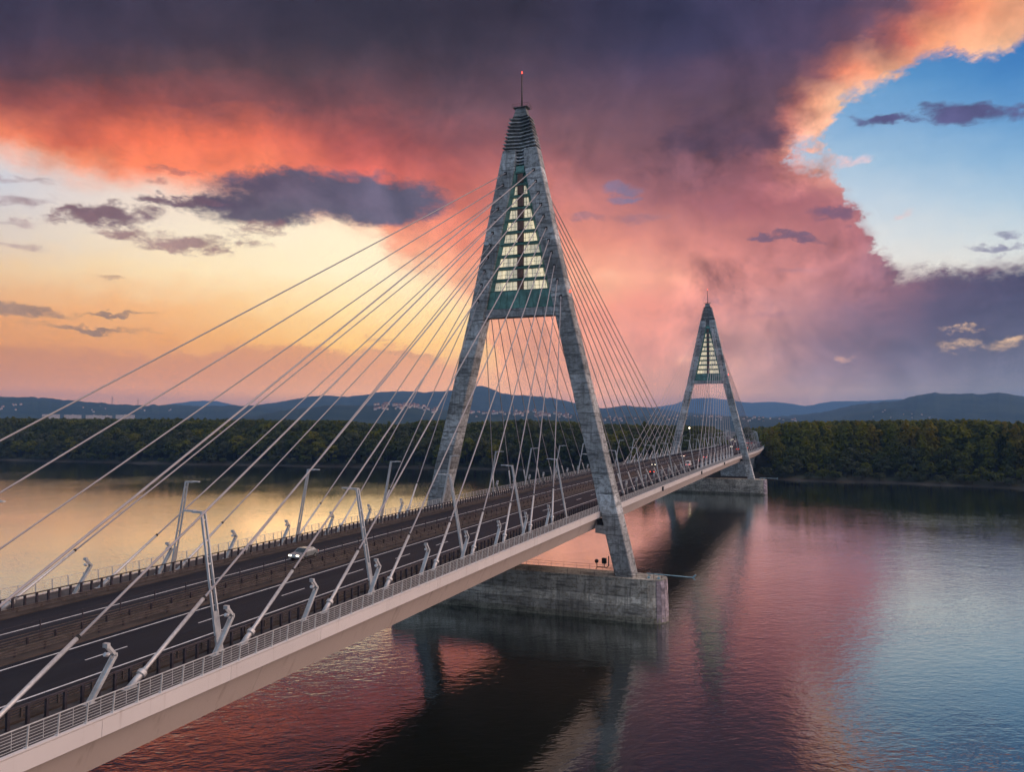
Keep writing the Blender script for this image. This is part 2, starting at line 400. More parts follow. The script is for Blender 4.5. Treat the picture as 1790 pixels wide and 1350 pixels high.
def obj(name, me, parent=None, loc=None, rotz=0.0, scale=None):
    o = bpy.data.objects.new(name, me); COL.objects.link(o)
    if loc is not None: o.location = loc
    if rotz: o.rotation_euler = (0, 0, rotz)
    if scale is not None: o.scale = scale if hasattr(scale, '__len__') else (scale,) * 3
    if parent: o.parent = parent
    return o
def empty(name, loc=(0, 0, 0), rotz=0.0):
    o = bpy.data.objects.new(name, None); COL.objects.link(o); o.location = loc; o.rotation_euler = (0, 0, rotz)
    o.empty_display_size = 0.5; return o
KIDS = {}
def copy_tree(o, parent=None):
    c = o.copy(); COL.objects.link(c); c.parent = parent
    for ch in list(o.children): copy_tree(ch, c)
    return c
def copy_list(root, kids):
    """fast copy of a thing with one level of parts"""
    c = root.copy(); COL.objects.link(c)
    for k in kids:
        d = k.copy(); COL.objects.link(d); d.parent = c
    return c
def orient(o): return o

# ------------------------------------------------------------------ materials
MATS = {}
def painted(name, col, grime, rough=0.45):
    if name in MATS: return MATS[name]
    M = bpy.data.materials.new(name); M.use_nodes = True
    t = M.node_tree; g = G(t); b = t.nodes['Principled BSDF']
    geo = g.new('ShaderNodeNewGeometry'); P_ = X(g, geo.outputs['Position'])
    st = g.noise(g.vmath('MULTIPLY', P_, (1.1, 0.6, 0.10)), 1.0, 5.0, 0.65)
    bl = g.noise(P_, 0.12, 4.0, 0.6); sp_ = g.noise(P_, 2.5, 5.0, 0.65)
    c = g.mix(g.step(0.3, 0.7, bl) * 0.5, col, tuple(x * 0.86 for x in col))
    c = g.mix(g.step(0.54, 0.78, st) * 0.55, c, grime)
    c = g.mix(g.step(0.62, 0.75, sp_) * 0.35, c, grime)
    oi = g.new('ShaderNodeObjectInfo'); f = X(g, oi.outputs['Random']) * 0.08 + 0.95
    g.put(b.inputs['Base Color'], g.mix(1.0, c, g.comb(f, f, f), 'MULTIPLY'))
    g.put(b.inputs['Roughness'], bl * 0.25 + rough - 0.1)
    MATS[name] = M; return M

def mat(name, col, rough=0.7, metal=0.0, spec=0.4, var=0.0, vscale=1.0, var2=None, bump=0.0, bscale=None, emit=None, estr=0.0, objvar=0.0, coords='Object'):
    if name in MATS: return MATS[name]
    M = bpy.data.materials.new(name); M.use_nodes = True
    t = M.node_tree; g = G(t); b = t.nodes['Principled BSDF']
    b.inputs['Roughness'].default_value = rough; b.inputs['Metallic'].default_value = metal
    b.inputs['Specular IOR Level'].default_value = spec
    c = (*col, 1.0)
    b.inputs['Base Color'].default_value = c
    if var or bump:
        tc = g.new('ShaderNodeTexCoord'); P = tc.outputs[coords]
        n = g.noise(P, vscale, 6.0, 0.6)
        if var:
            c2 = var2 if var2 else tuple(x * (1 - var) for x in col)
            c1 = tuple(min(1, x * (1 + var * 0.6)) for x in col)
            cc = g.mix(g.step(0.32, 0.68, n), c2, c1)
            if objvar:
                oi = g.new('ShaderNodeObjectInfo'); r = X(g, oi.outputs['Random'])
                f = r * (2 * objvar) + (1 - objvar)
                cc = g.mix(1.0, cc, g.comb(f, f, f), 'MULTIPLY')
            g.put(b.inputs['Base Color'], cc)
            g.put(b.inputs['Roughness'], n * 0.25 + (rough - 0.12))
        if bump:
            bn = g.new('ShaderNodeBump'); bn.inputs['Strength'].default_value = bump; bn.inputs['Distance'].default_value = 0.05
            g.put(bn.inputs['Height'], g.noise(P, bscale or vscale * 6, 5.0, 0.6)); t.links.new(bn.outputs[0], b.inputs['Normal'])
    if emit:
        b.inputs['Emission Color'].default_value = (*emit, 1.0); b.inputs['Emission Strength'].default_value = estr
    MATS[name] = M; return M

def concrete(name, col, stain=0.6, warm=(1.0, 0.95, 0.88), courses=0.0):
    if name in MATS: return MATS[name]
    M = bpy.data.materials.new(name); M.use_nodes = True
    t = M.node_tree; g = G(t); b = t.nodes['Principled BSDF']
    geo = g.new('ShaderNodeNewGeometry'); P = X(g, geo.outputs['Position'])
    n1 = g.noise(P, 0.16, 5.0, 0.6)
    n2 = g.noise(P, 1.3, 7.0, 0.68)
    n3 = g.noise(g.vmath('MULTIPLY', P, (1.5, 1.5, 0.10)), 1.0, 5.0, 0.65)      # rain streaks
    n4 = g.noise(g.vmath('MULTIPLY', P, (0.25, 0.25, 1.9)), 1.0, 5.0, 0.7)      # shutter board bands
    base = g.mix(g.step(0.3, 0.7, n1), tuple(x * 0.62 for x in col), tuple(min(1, x * 1.35) for x in col))
    base = g.mix(g.step(0.46, 0.60, n2) * 0.66, base, tuple(x * y * 0.45 for x, y in zip(col, warm)))
    base = g.mix(g.step(0.50, 0.70, n3) * stain, base, tuple(x * 0.26 for x in col))
    base = g.mix(g.step(0.5, 0.62, n4) * 0.8, base, tuple(x * 0.26 for x in col))
    oi = g.new('ShaderNodeObjectInfo'); r = X(g, oi.outputs['Random']); f = r * 0.56 + 0.66
    base = g.mix(1.0, base, g.comb(f, f, f), 'MULTIPLY')
    g.put(b.inputs['Base Color'], base)
    b.inputs['Roughness'].default_value = 0.82; b.inputs['Specular IOR Level'].default_value = 0.3
    bn = g.new('ShaderNodeBump'); bn.inputs['Strength'].default_value = 0.5; bn.inputs['Distance'].default_value = 0.08
    g.put(bn.inputs['Height'], n2 + n4 * 0.7); t.links.new(bn.outputs[0], b.inputs['Normal'])
    MATS[name] = M; return M

def asphalt():
    M = bpy.data.materials.new('asphalt'); M.use_nodes = True
    t = M.node_tree; g = G(t); b = t.nodes['Principled BSDF']
    geo = g.new('ShaderNodeNewGeometry'); P = X(g, geo.outputs['Position'])
    lane = g.noise(g.vmath('MULTIPLY', P, (0.012, 1.1, 0.2)), 1.0, 5.0, 0.6)
    n = g.noise(P, 3.0, 6.0, 0.7)
    patch = g.noise(g.vmath('MULTIPLY', P, (0.05, 0.3, 0.2)), 1.0, 3.0, 0.5)
    c = g.mix(g.step(0.35, 0.66, lane), (0.011, 0.013, 0.021), (0.024, 0.026, 0.037))
    c = g.mix(g.step(0.45, 0.7, patch) * 0.4, c, (0.022, 0.022, 0.028))
    c = g.mix(n * 0.3, c, (0.006, 0.006, 0.010))
    g.put(b.inputs['Base Color'], c)
    g.put(b.inputs['Roughness'], lane * 0.2 + 0.66); b.inputs['Specular IOR Level'].default_value = 0.2
    bn = g.new('ShaderNodeBump'); bn.inputs['Strength'].default_value = 0.25; bn.inputs['Distance'].default_value = 0.02
    g.put(bn.inputs['Height'], g.noise(P, 22.0, 3.0, 0.6)); t.links.new(bn.outputs[0], b.inputs['Normal'])
    return M

M_CONC = concrete('pylon_concrete', (0.55, 0.58, 0.60), 0.65)
M_PIER = concrete('pier_concrete', (0.72, 0.68, 0.60), 0.6, (1.0, 0.9, 0.72))
M_CORE = mat('joint_concrete', (0.12, 0.12, 0.12), 0.9, var=0.3)
M_WET = concrete('wet_concrete', (0.26, 0.25, 0.20), 0.7)
M_STONE = mat('lavender_stone', (0.46, 0.39, 0.44), 0.8, var=0.45, vscale=0.8, objvar=0.3, bump=0.4)
M_FASCIA = painted('fascia_paint', (0.88, 0.82, 0.80), (0.46, 0.36, 0.31))
M_GIRDER = painted('girder_paint', (0.78, 0.64, 0.57), (0.42, 0.30, 0.24))
M_WALK = mat('walkway_surface', (0.075, 0.068, 0.070), 0.8, var=0.35, vscale=0.8)
M_ASPH = asphalt()
M_LINE = mat('road_paint', (0.80, 0.78, 0.78), 0.6, var=0.25, vscale=2.0)
M_MED = mat('median_concrete', (0.070, 0.054, 0.048), 0.85, var=0.4, vscale=0.5, bump=0.3)
M_RAIL = mat('galvanised_rail', (0.66, 0.66, 0.66), 0.45, 0.2, var=0.15, vscale=3.0)
M_GUARD = mat('weathered_guardrail', (0.120, 0.098, 0.092), 0.55, 0.3, var=0.35, vscale=1.5)
M_BARR = mat('dark_barrier_steel', (0.060, 0.052, 0.066), 0.5, 0.35, var=0.3, vscale=2.0)
M_LAMP = mat('lamp_steel', (0.56, 0.58, 0.60), 0.42, 0.35, var=0.15, vscale=2.0)
M_CABLE = mat('cable_sheath', (0.42, 0.39, 0.41), 0.38, 0.0, spec=0.5, var=0.12, vscale=0.6)
M_BLACK = mat('black_rubber', (0.02, 0.02, 0.022), 0.6, var=0.2)
M_ALU = mat('light_collar_steel', (0.62, 0.62, 0.63), 0.35, 0.4, var=0.15, vscale=4.0)
M_GREENF = mat('green_frame', (0.085, 0.20, 0.17), 0.5, 0.1, var=0.3, vscale=1.2)
M_GREENG = mat('green_glass_panel', (0.12, 0.30, 0.26), 0.22, 0.0, spec=0.6, var=0.4, vscale=0.45, objvar=0.15)
M_BROWN = mat('brown_cladding', (0.20, 0.11, 0.09), 0.6, var=0.3, vscale=1.0, objvar=0.12)
def pane_mat():
    M = mat('lit_pane', (0.6, 0.54, 0.44), 0.25, var=0.15, vscale=0.8, emit=(1.0, 0.87, 0.62), estr=0.7)
    t = M.node_tree; g = G(t); b = t.nodes['Principled BSDF']
    oi = g.new('ShaderNodeObjectInfo'); r = X(g, oi.outputs['Random'])
    geo = g.new('ShaderNodeNewGeometry'); n = g.noise(X(g, geo.outputs['Position']), 1.6, 3.0, 0.6)
    g.put(b.inputs['Emission Strength'], r * 0.55 + n * 0.5 + 0.06)
    g.put(b.inputs['Emission Color'], g.mix(r, (1.0, 0.90, 0.68), (1.0, 0.82, 0.52)))
    return M
M_PANE = pane_mat()
M_MAST = mat('mast_steel', (0.10, 0.08, 0.085), 0.5, 0.4, var=0.2)
M_BEACON = mat('red_beacon', (0.5, 0.03, 0.02), 0.4, emit=(1.0, 0.06, 0.03), estr=4.5, var=0.05)
M_HEADL = mat('headlight_glow', (0.9, 0.9, 0.8), 0.3, emit=(1.0, 0.86, 0.62), estr=5.0, var=0.05)
M_TAILL = mat('taillight_glow', (0.5, 0.02, 0.02), 0.3, emit=(1.0, 0.09, 0.05), estr=4.0, var=0.05)
M_BULB = mat('lamp_glow', (0.9, 0.8, 0.6), 0.3, emit=(1.0, 0.80, 0.50), estr=10.0, var=0.05)
M_TYRE = mat('tyre_rubber', (0.02, 0.02, 0.02), 0.8, var=0.2)
M_RIM = mat('rim_metal', (0.4, 0.4, 0.4), 0.35, 0.8, var=0.1)
M_CGLASS = mat('car_glass', (0.02, 0.025, 0.03), 0.08, spec=0.7, var=0.1)
M_BOOM = mat('pale_blue_paint', (0.36, 0.55, 0.62), 0.45, var=0.15, vscale=2.0)

# ------------------------------------------------------------------ alignment of the deck
_px = [-260, 300, 331, 374, 426, 503, 602, 735, 790, 860, 1000, 1200]
_py = [0, 0, -1.2, -2.2, -2.4, 1.0, 10.2, 27.0, 37.0, 54.0, 96.0, 172.0]
_xs = np.arange(-260, 1201, 5.0); _ys = np.interp(_xs, _px, _py)
for _ in range(40): _ys[1:-1] = (_ys[:-2] + 2 * _ys[1:-1] + _ys[2:]) / 4
_ys[_xs <= 285] = 0
_hd = np.gradient(_ys, _xs)
def dz(x):
    if x > 300: x = 300
    return 21.42625 + 0.0047048 * x - 1.17794e-5 * x * x
def P(x, y=0.0, z=0.0):
    yc = float(np.interp(x, _xs, _ys)); h = math.atan(float(np.interp(x, _xs, _hd)))
    return Vector((x - math.sin(h) * y, yc + math.cos(h) * y, dz(x) + z))
def hd(x): return math.atan(float(np.interp(x, _xs, _hd)))
X0, X1, XE = -190.0, 300.0, 1150.0
def stations(a, b):
    st = [a]
    while st[-1] < b - 1e-6: st.append(min(b, st[-1] + (10.0 if st[-1] >= 290 else 20.0)))
    return st
def sweep(name, prof, m_, a=X0, b=XE, parent=None):
    r = [[P(x, y, z) for y, z in prof] for x in stations(a, b)]
    return MB().loft(r).build(name, m_, parent)
def rect(y0, y1, z0, z1): return [(y0, z0), (y1, z0), (y1, z1), (y0, z1)]
ORD = ['first', 'second', 'third', 'fourth', 'fifth', 'sixth', 'seventh', 'eighth', 'ninth', 'tenth', 'eleventh', 'twelfth', 'thirteenth', 'fourteenth', 'fifteenth', 'sixteenth', 'seventeenth', 'eighteenth', 'nineteenth', 'twentieth', 'twenty-first', 'twenty-second', 'twenty-third', 'twenty-fourth', 'twenty-fifth', 'twenty-sixth', 'twenty-seventh', 'twenty-eighth', 'twenty-ninth', 'thirtieth']

# ------------------------------------------------------------------ large structure: water, ground, hills
def build_water():
    M = bpy.data.materials.new('river_water'); M.use_nodes = True
    t = M.node_tree; g = G(t); t.nodes.remove(t.nodes['Principled BSDF'])
    geo = g.new('ShaderNodeNewGeometry'); Pn = X(g, geo.outputs['Position'])
    rot = g.new('ShaderNodeVectorRotate', rotation_type='Z_AXIS'); g.put(rot.inputs['Vector'], Pn); rot.inputs['Angle'].default_value = math.radians(-32)
    q = X(g, rot.outputs[0])
    a = g.noise(g.vmath('MULTIPLY', q, (0.80, 0.42, 1)), 1.0, 3.0, 0.55, 0.3)
    b = g.noise(g.vmath('MULTIPLY', q, (0.17, 0.09, 1)), 1.0, 2.0, 0.5, 0.6)
    c = g.noise(g.vmath('MULTIPLY', q, (2.2, 1.1, 1)), 1.0, 2.0, 0.5)
    calm = g.noise(Pn, 0.012, 3.0, 0.5)
    amp = g.step(0.3, 0.7, calm, 0.45, 1.2)
    h = (a * 0.105 + b * 0.10 + c * 0.036) * amp
    bn = g.new('ShaderNodeBump'); bn.inputs['Strength'].default_value = 0.5; bn.inputs['Distance'].default_value = 1.0
    g.put(bn.inputs['Height'], h)
    df = g.new('ShaderNodeBsdfDiffuse'); df.inputs['Color'].default_value = (0.007, 0.008, 0.005, 1)
    gl = g.new('ShaderNodeBsdfGlossy'); gl.inputs['Roughness'].default_value = 0.06; gl.inputs['Color'].default_value = (0.92, 0.96, 0.95, 1)
    t.links.new(bn.outputs[0], gl.inputs['Normal']); t.links.new(bn.outputs[0], df.inputs['Normal'])
    fr = g.new('ShaderNodeFresnel'); fr.inputs['IOR'].default_value = 1.34; t.links.new(bn.outputs[0], fr.inputs['Normal'])
    fac = g.step(0.0, 0.45, X(g, fr.outputs[0]), 0.07, 0.96, smooth=False)
    mx = g.new('ShaderNodeMixShader'); g.put(mx.inputs[0], fac); t.links.new(df.outputs[0], mx.inputs[1]); t.links.new(gl.outputs[0], mx.inputs[2])
    t.links.new(mx.outputs[0], t.nodes['Material Output'].inputs[0])
    L = 9000
    o = MB().add([(-2200, -6400, 0), (700, -6400, 0), (700, 13400, 0), (-2200, 13400, 0)], [(0, 1, 2, 3)]).build('river_water', M)
    tag(o, 'wide rippled river reflecting the sunset sky under the bridge', None, None, 'structure')
build_water()

_bank_y = [-6300, -900, -500, -300, -190, -150, -118, -83, -46, -25, 60, 130, 215, 300, 400, 517, 620, 738, 900, 1300, 2500, 13300]
_bank_x = [300, 330, 365, 388, 402, 412, 420, 427, 424, 432, 440, 452, 462, 448, 429, 409, 404, 396, 390, 380, 300, 200]
def bank(y): return float(np.interp(y, _bank_y, _bank_x)) + 3.0 * math.sin(y * 0.11) + 2.0 * math.sin(y * 0.043 + 1)
def build_ground():
    M = bpy.data.materials.new('floodplain_soil'); M.use_nodes = True
    t = M.node_tree; g = G(t); b = t.nodes['Principled BSDF']; b.inputs['Roughness'].default_value = 0.95
    geo = g.new('ShaderNodeNewGeometry'); Pn = X(g, geo.outputs['Position'])
    n = g.noise(Pn, 0.05, 6, 0.6); n2 = g.noise(Pn, 0.6, 5, 0.6)
    _, _, zz = g.sep(Pn)
    c = g.mix(g.step(0.4, 0.6, n), (0.030, 0.040, 0.018), (0.055, 0.050, 0.028))
    sand = g.mix(n2, (0.035, 0.030, 0.024), (0.085, 0.070, 0.056))
    c = g.mix(g.step(1.6, 0.7, zz), c, sand)
    g.put(b.inputs['Base Color'], c)
    ys = sorted(set([y for y in _bank_y] + list(np.arange(-400, 1400, 12.0))))
    prof = [(-8, -1.6), (0, 0.02), (5, 0.9), (10, 2.2), (22, 3.4), (120, 4.2), (700, 5.0), (3000, 6.0), (16600, 8.0)]
    rings = []
    for y in ys:
        bx_ = bank(y) if abs(y) < 2000 else float(np.interp(y, _bank_y, _bank_x))
        rings.append([(bx_ + d, y, z) for d, z in prof])
    mb = MB().loft(rings, cap=False, close=False)
    o = mb.build('ground', M, smooth=True)
    tag(o, 'low wooded island ground behind the river bank', None, None, 'structure')
build_ground()

# ---- distant hills: ridge lines at their true bearing, each with its own distance, foot and back slope
def hill_mat():
    M = bpy.data.materials.new('wooded_hillside'); M.use_nodes = True
    t = M.node_tree; g = G(t); b = t.nodes['Principled BSDF']; b.inputs['Roughness'].default_value = 0.95; b.inputs['Specular IOR Level'].default_value = 0.1
    geo = g.new('ShaderNodeNewGeometry'); Pn = X(g, geo.outputs['Position'])
    n = g.noise(Pn, 0.0035, 6, 0.62); n2 = g.noise(Pn, 0.03, 5, 0.65)
    c = g.mix(g.step(0.4, 0.62, n), (0.014, 0.030, 0.024), (0.034, 0.052, 0.034))
    c = g.mix(g.step(0.5, 0.7, n2) * 0.6, c, (0.010, 0.018, 0.016))
    g.put(b.inputs['Base Color'], c)
    return M
M_HILL = hill_mat()
def dirpx(u, v):
    a = (u - 895) / FPX; b_ = -(v - 675) / FPX
    d = fwd + right * a + up * b_
    return d
def ridge_pt(u, v, dist):
    d = dirpx(u, v); h = math.hypot(d.x, d.y)
    return CAM + d * (dist / h)
def fbm1(x, seed):
    r = np.random.default_rng(seed); out = np.zeros_like(x)
    for o_ in range(5):
        fr_ = 2.0 ** o_; tab = r.uniform(-1, 1, 4096); xi = x * fr_; i = np.floor(xi).astype(int); f = xi - i; f = f * f * (3 - 2 * f)
        out += (tab[i % 4096] * (1 - f) + tab[(i + 1) % 4096] * f) / fr_
    return out
HILLS = {}
def hill(key, pts, dist, foot, label, rough=3.0, seed=1):
    us_ = np.arange(pts[0][0], pts[-1][0] + 1, 3.0)
    vs_ = np.interp(us_, [p[0] for p in pts], [p[1] for p in pts])
    k = np.array([1, 2, 3, 2, 1.0]); k /= k.sum()
    vs_ = np.convolve(np.pad(vs_, 2, mode='edge'), k, 'valid')
    wob = fbm1((us_ + 5000) * 0.09, seed) * rough
    rows = []
    NT = 14
    fr_n = [fbm1((us_ + 5000) * 0.02 + 37 * j, seed + 9) for j in range(NT)]
    for i, (u_, v_) in enumerate(zip(us_, vs_)):
        top_ = ridge_pt(u_, v_, dist); top_.z += wob[i]
        hz = max(top_.z, 5.0); flat = Vector((top_.x - CAM.x, top_.y - CAM.y, 0)).normalized()
        col_ = []
        for j in range(NT):
            s_ = j / (NT - 1)                      # 0 foot ... 1 ridge
            zz = 4.0 + (hz - 4.0) * (s_ * s_ * (3 - 2 * s_)) * (1 + 0.10 * fr_n[j][i] * (1 - s_))
            p = Vector((top_.x, top_.y, 0)) - flat * foot * (1 - s_) + flat * (0.05 * foot * fr_n[j][i] * (1 - s_))
            col_.append((p.x, p.y, zz))
        for s_ in (0.3, 1.0):
            p = Vector((top_.x, top_.y, 0)) + flat * foot * 0.8 * s_
            col_.append((p.x, p.y, 4.0 + (hz - 4.0) * (1 - s_) - (0 if s_ < 1 else 6)))
        rows.append(col_)
    o = MB().loft(rows, cap=False, close=False).build('hills', M_HILL, smooth=True)
    tag(o, label, None, None, 'structure')
    HILLS[key] = (pts, dist, foot)
    return o
hill('farleft', [(270, 712), (300, 706), (345, 701), (380, 702), (410, 708), (440, 714)], 14500, 2200, 'pale far mountain just peeking over the left ridge', 6, 2)
hill('lav', [(1120, 716), (1177, 707.5), (1207, 697.5), (1232, 695.5), (1250, 696.5), (1291, 702), (1318, 704), (1345, 703), (1376, 704.5), (1407, 710.5), (1430, 706), (1453, 702), (1510, 701), (1569, 698), (1640, 696), (1700, 700)], 15000, 2600, 'lavender far mountain range behind the rear pylon', 6, 3)
hill('left', [(-260, 700), (-120, 692), (0, 694), (60, 695), (100, 698), (160, 703), (200, 707.5), (260, 709), (300, 708), (350, 710.5), (420, 710), (450, 708), (470, 712), (560, 722)], 6500, 2200, 'long dark blue ridge on the left edge', 5, 4)
hill('peak', [(430, 716), (450, 708), (480, 704), (520, 697), (560, 692), (600, 694), (640, 691), (670, 685), (700, 684.5), (740, 686), (780, 684), (805, 682), (822, 678), (838, 675), (856, 679), (875, 687), (895, 691), (920, 692), (960, 695), (1000, 703), (1050, 714), (1095, 709.5), (1131, 712), (1170, 718), (1230, 724), (1300, 730)], 8000, 2700, 'rounded blue hill with a summit behind the front pylon', 5, 5)
hill('right', [(1340, 731), (1370, 727.5), (1433, 721.4), (1460, 716), (1489, 710), (1530, 704.5), (1577, 699.5), (1595, 694), (1613, 689), (1638, 687), (1659, 689.5), (1690, 688), (1721, 690), (1751, 686.7), (1790, 693), (1850, 698), (1950, 690), (2080, 704)], 7200, 2500, 'broad blue mountain on the right edge', 5, 6)
hill('town_left', [(420, 733), (450, 727), (500, 716.6), (540, 712), (591, 709), (651, 708), (701, 708), (739, 710), (764, 715), (800, 721), (850, 722), (900, 719), (960, 722), (1040, 730)], 4400, 1200, 'dark wooded hill with scattered houses left of the front pylon', 4, 7)
hill('town_right', [(990, 733), (1060, 729), (1150, 727), (1240, 728), (1302, 728), (1350, 731), (1400, 735)], 4600, 1000, 'low blue hill with a town behind the rear pylon', 3, 8)
hill('small', [(1450, 735), (1480, 727), (1515, 719), (1561, 713), (1600, 719), (1640, 730), (1660, 736)], 5600, 1000, 'small rounded hill below the right mountain', 4, 9)

# ------------------------------------------------------------------ bridge deck
def build_deck():
    deck = tag(empty('bridge_deck', P(0, 0, -2)), 'long pale bridge deck with box girder spanning between both pylons', 'bridge deck')
    deck_inv = Matrix.Translation(-P(0, 0, -2))
    def par(o):
        o.parent = deck; o.matrix_parent_inverse = deck_inv; return o
    par(sweep('deck_slab', [(-18.08, -0.42), (18.08, -0.42), (18.08, 0.0), (-18.08, 0.0)], M_WALK))
    par(sweep('girder', [(-17.9, -0.44), (-17.62, -1.05), (-16.25, -3.85), (-15.9, -3.95), (15.9, -3.95), (16.25, -3.85), (17.62, -1.05), (17.9, -0.44)], M_GIRDER))
    # web splice plates of the box girder
    for sgn in (-1, 1):
        for k in range(-6, 24):
            x = k * 23.08 + 11.0
            if x < X0 + 5 or x > 290: continue
            a, b = P(x, sgn * 17.60, -1.1), P(x, sgn * 16.28, -3.8)
            par(MB().beam(a, b, 0.16, 0.03, (0, 1, 0.4)).build('splice_plate', M_GIRDER))
        x = X0; n = 0
        while x < XE - 1:
            e = min(x + 11.54, XE); step_ = (e - x) / 2
            prof = [(sgn * 18.10, -1.02), (sgn * 18.30, -1.05), (sgn * 18.34, 0.02), (sgn * 18.10, 0.10)]
            r = [[P(xx, y, z) for y, z in prof] for xx in (x + 0.015, x + step_, e - 0.015)]
            par(MB().loft(r).build('fascia_panel', M_FASCIA)); x = e
        par(sweep('edge_kerb', rect(*(sorted((sgn * 18.0, sgn * 18.36))), 0.10, 0.16), M_FASCIA))
    # pavements, roadway, median
    for sgn, w_ in ((-1, 'camera'), (1, 'far')):
        o = sweep('footway', rect(*sorted((sgn * 14.6, sgn * 17.95)), 0.004, 0.05), M_WALK); tag(o, 'grey footway along the %s side parapet of the deck' % w_, None, None, 'structure')
        K0, K1 = (12.75, 13.75) if sgn < 0 else (11.5, 12.7)
        road = sweep('road', rect(*sorted((sgn * 1.95, sgn * K0)), 0.004, 0.03), M_ASPH)
        tag(road, 'dark asphalt carriageway on the %s side of the median' % w_, None, None, 'structure')
        kp = [(sgn * K0, 0.004), (sgn * K0, 0.14), (sgn * K1, 0.16), (sgn * K1, 0.004)]
        k_ = sweep('kerb', kp if sgn > 0 else kp[::-1], M_MED)
        tag(k_, 'brownish kerb strip under the guardrail on the %s side' % w_, None, None, 'structure')
        for y in ((2.83, 10.25) if sgn < 0 else (6.7,)):
            sweep('road_line', rect(sgn * y - 0.1, sgn * y + 0.1, 0.034, 0.038), M_LINE, parent=road)
        if sgn < 0:
            x = -190.0 + 5.6
            while x < 520:
                r = [[P(xx, yy, zz) for yy, zz in rect(-6.62, -6.46, 0.034, 0.038)] for xx in (x, x + 4.0)]
                MB().loft(r).build('lane_dash', M_LINE, road); x += 12.0
    md = sweep('median_strip', [(-1.95, 0.004), (1.95, 0.004), (1.9, 0.16), (-1.9, 0.16)], M_MED)
    tag(md, 'brown concrete median strip between the two carriageways', None, None, 'structure')
build_deck()

def strip(root, name, y, z, w, h, m_, a=X0, b=620.0):
    o = sweep(name, rect(y - w / 2, y + w / 2, z - h / 2, z + h / 2), m_, a, b); o.parent = root; return o
XN = 62.0     # posts are single objects up to here, one joined part further off
def posts(root, name, me_fn, xs, m_, sgn=1):
    """single posts near, one joined part beyond"""
    me = me_fn().mesh(name, m_)
    far = MB(); base = me_fn()
    for x in xs:
        if x < XN: obj(name, me, root, P(x, 0, 0), hd(x))
        else:
            h = hd(x); c_, s_ = math.cos(h), math.sin(h); p0 = P(x, 0, 0)
            far.add([(p0.x + c_ * a - s_ * b, p0.y + s_ * a + c_ * b, p0.z + z) for a, b, z in base.v], base.f)
    if far.v: far.build(name, m_, root)['kind'] = 'stuff'

def build_rails():
    for sgn, w_ in ((-1, 'camera'), (1, 'far')):
        # outer parapet
        root = tag(empty('parapet_railing'), 'pale metal parapet railing along the %s side edge of the deck' % w_, 'railing')
        Y = sgn * 18.12
        def post():
            m_ = MB()
            m_.hexa([(-0.035, Y - 0.05, 0.16), (0.035, Y - 0.05, 0.16), (0.035, Y + 0.05, 0.16), (-0.035, Y + 0.05, 0.16),
                     (-0.035, Y + sgn * 0.10 - 0.05, 1.46), (0.035, Y + sgn * 0.10 - 0.05, 1.46), (0.035, Y + sgn * 0.10 + 0.05, 1.46), (-0.035, Y + sgn * 0.10 + 0.05, 1.46)])
            m_.box(-0.12, 0.12, Y - 0.13, Y + 0.13, 0.161, 0.20)
            return m_
        posts(root, 'post', post, np.arange(X0, 560, 1.95), M_RAIL)
        def mid():
            return MB().box(-0.012, 0.012, Y + sgn * 0.05 - 0.012, Y + sgn * 0.05 + 0.012, 0.36, 1.40)
        posts(root, 'thin_baluster', mid, np.arange(X0 + 0.975, XN - 1, 1.95), M_RAIL)
        for j in range(6):
            z = 0.34 + j * 0.185
            strip(root, 'rail', Y + sgn * 0.10 * (z / 1.46), z, 0.024, 0.024, M_RAIL)
        strip(root, 'top_rail', Y + sgn * 0.10, 1.48, 0.08, 0.05, M_RAIL)
        # post-and-beam barrier between footway and guardrail
        root = tag(empty('barrier_fence'), 'dark post and beam barrier beside the footway on the %s side' % w_, 'barrier')
        Y2 = sgn * 14.42
        def bpost():
            return MB().box(-0.09, 0.09, Y2 - 0.10, Y2 + 0.10, 0.0, 1.20).box(-0.11, 0.11, Y2 - 0.16, Y2 + 0.16, 0.0, 0.03)
        posts(root, 'post', bpost, np.arange(X0, 560, 1.29), M_BARR)
        strip(root, 'top_beam', Y2, 1.25, 0.17, 0.10, M_BARR)
        # guardrail with three rails
        root = tag(empty('guardrail'), 'three-rail weathered steel guardrail on the %s side kerb' % w_, 'guardrail')
        Y3 = 12.45 if sgn > 0 else -13.3
        def gpost(): return MB().box(-0.06, 0.06, Y3 - 0.07, Y3 + 0.07, 0.13, 0.72)
        posts(root, 'post', gpost, np.arange(X0 + 0.4, 560, 2.58), M_GUARD)
        for z in (0.32, 0.50, 0.68): strip(root, 'rail', Y3 - sgn * 0.12, z, 0.09, 0.09, M_GUARD)
        # median guardrail, one per carriageway
        root = tag(empty('median_guardrail'), 'three-rail weathered guardrail on the %s side of the median' % w_, 'guardrail')
        Y4 = sgn * 1.05
        def mpost(): return MB().box(-0.06, 0.06, Y4 - 0.07, Y4 + 0.07, 0.14, 0.86)
        posts(root, 'post', mpost, np.arange(X0 + 0.9, 560, 2.58), M_BARR)
        for z in (0.42, 0.64, 0.86): strip(root, 'rail', Y4 + sgn * 0.13, z, 0.10, 0.10, M_GUARD)
    # thin wire fence on the far edge of the median
    root = tag(empty('median_fence'), 'thin dark wire fence posts on the far edge of the median', 'fence')
    def fpost(): return MB().box(-0.04, 0.04, 1.66, 1.74, 0.14, 1.9)
    posts(root, 'post', fpost, np.arange(X0 + 2, 560, 4.1), M_BARR)
    strip(root, 'wire', 1.7, 1.84, 0.02, 0.03, M_BARR); strip(root, 'wire', 1.7, 0.98, 0.05, 0.06, M_GUARD)
build_rails()

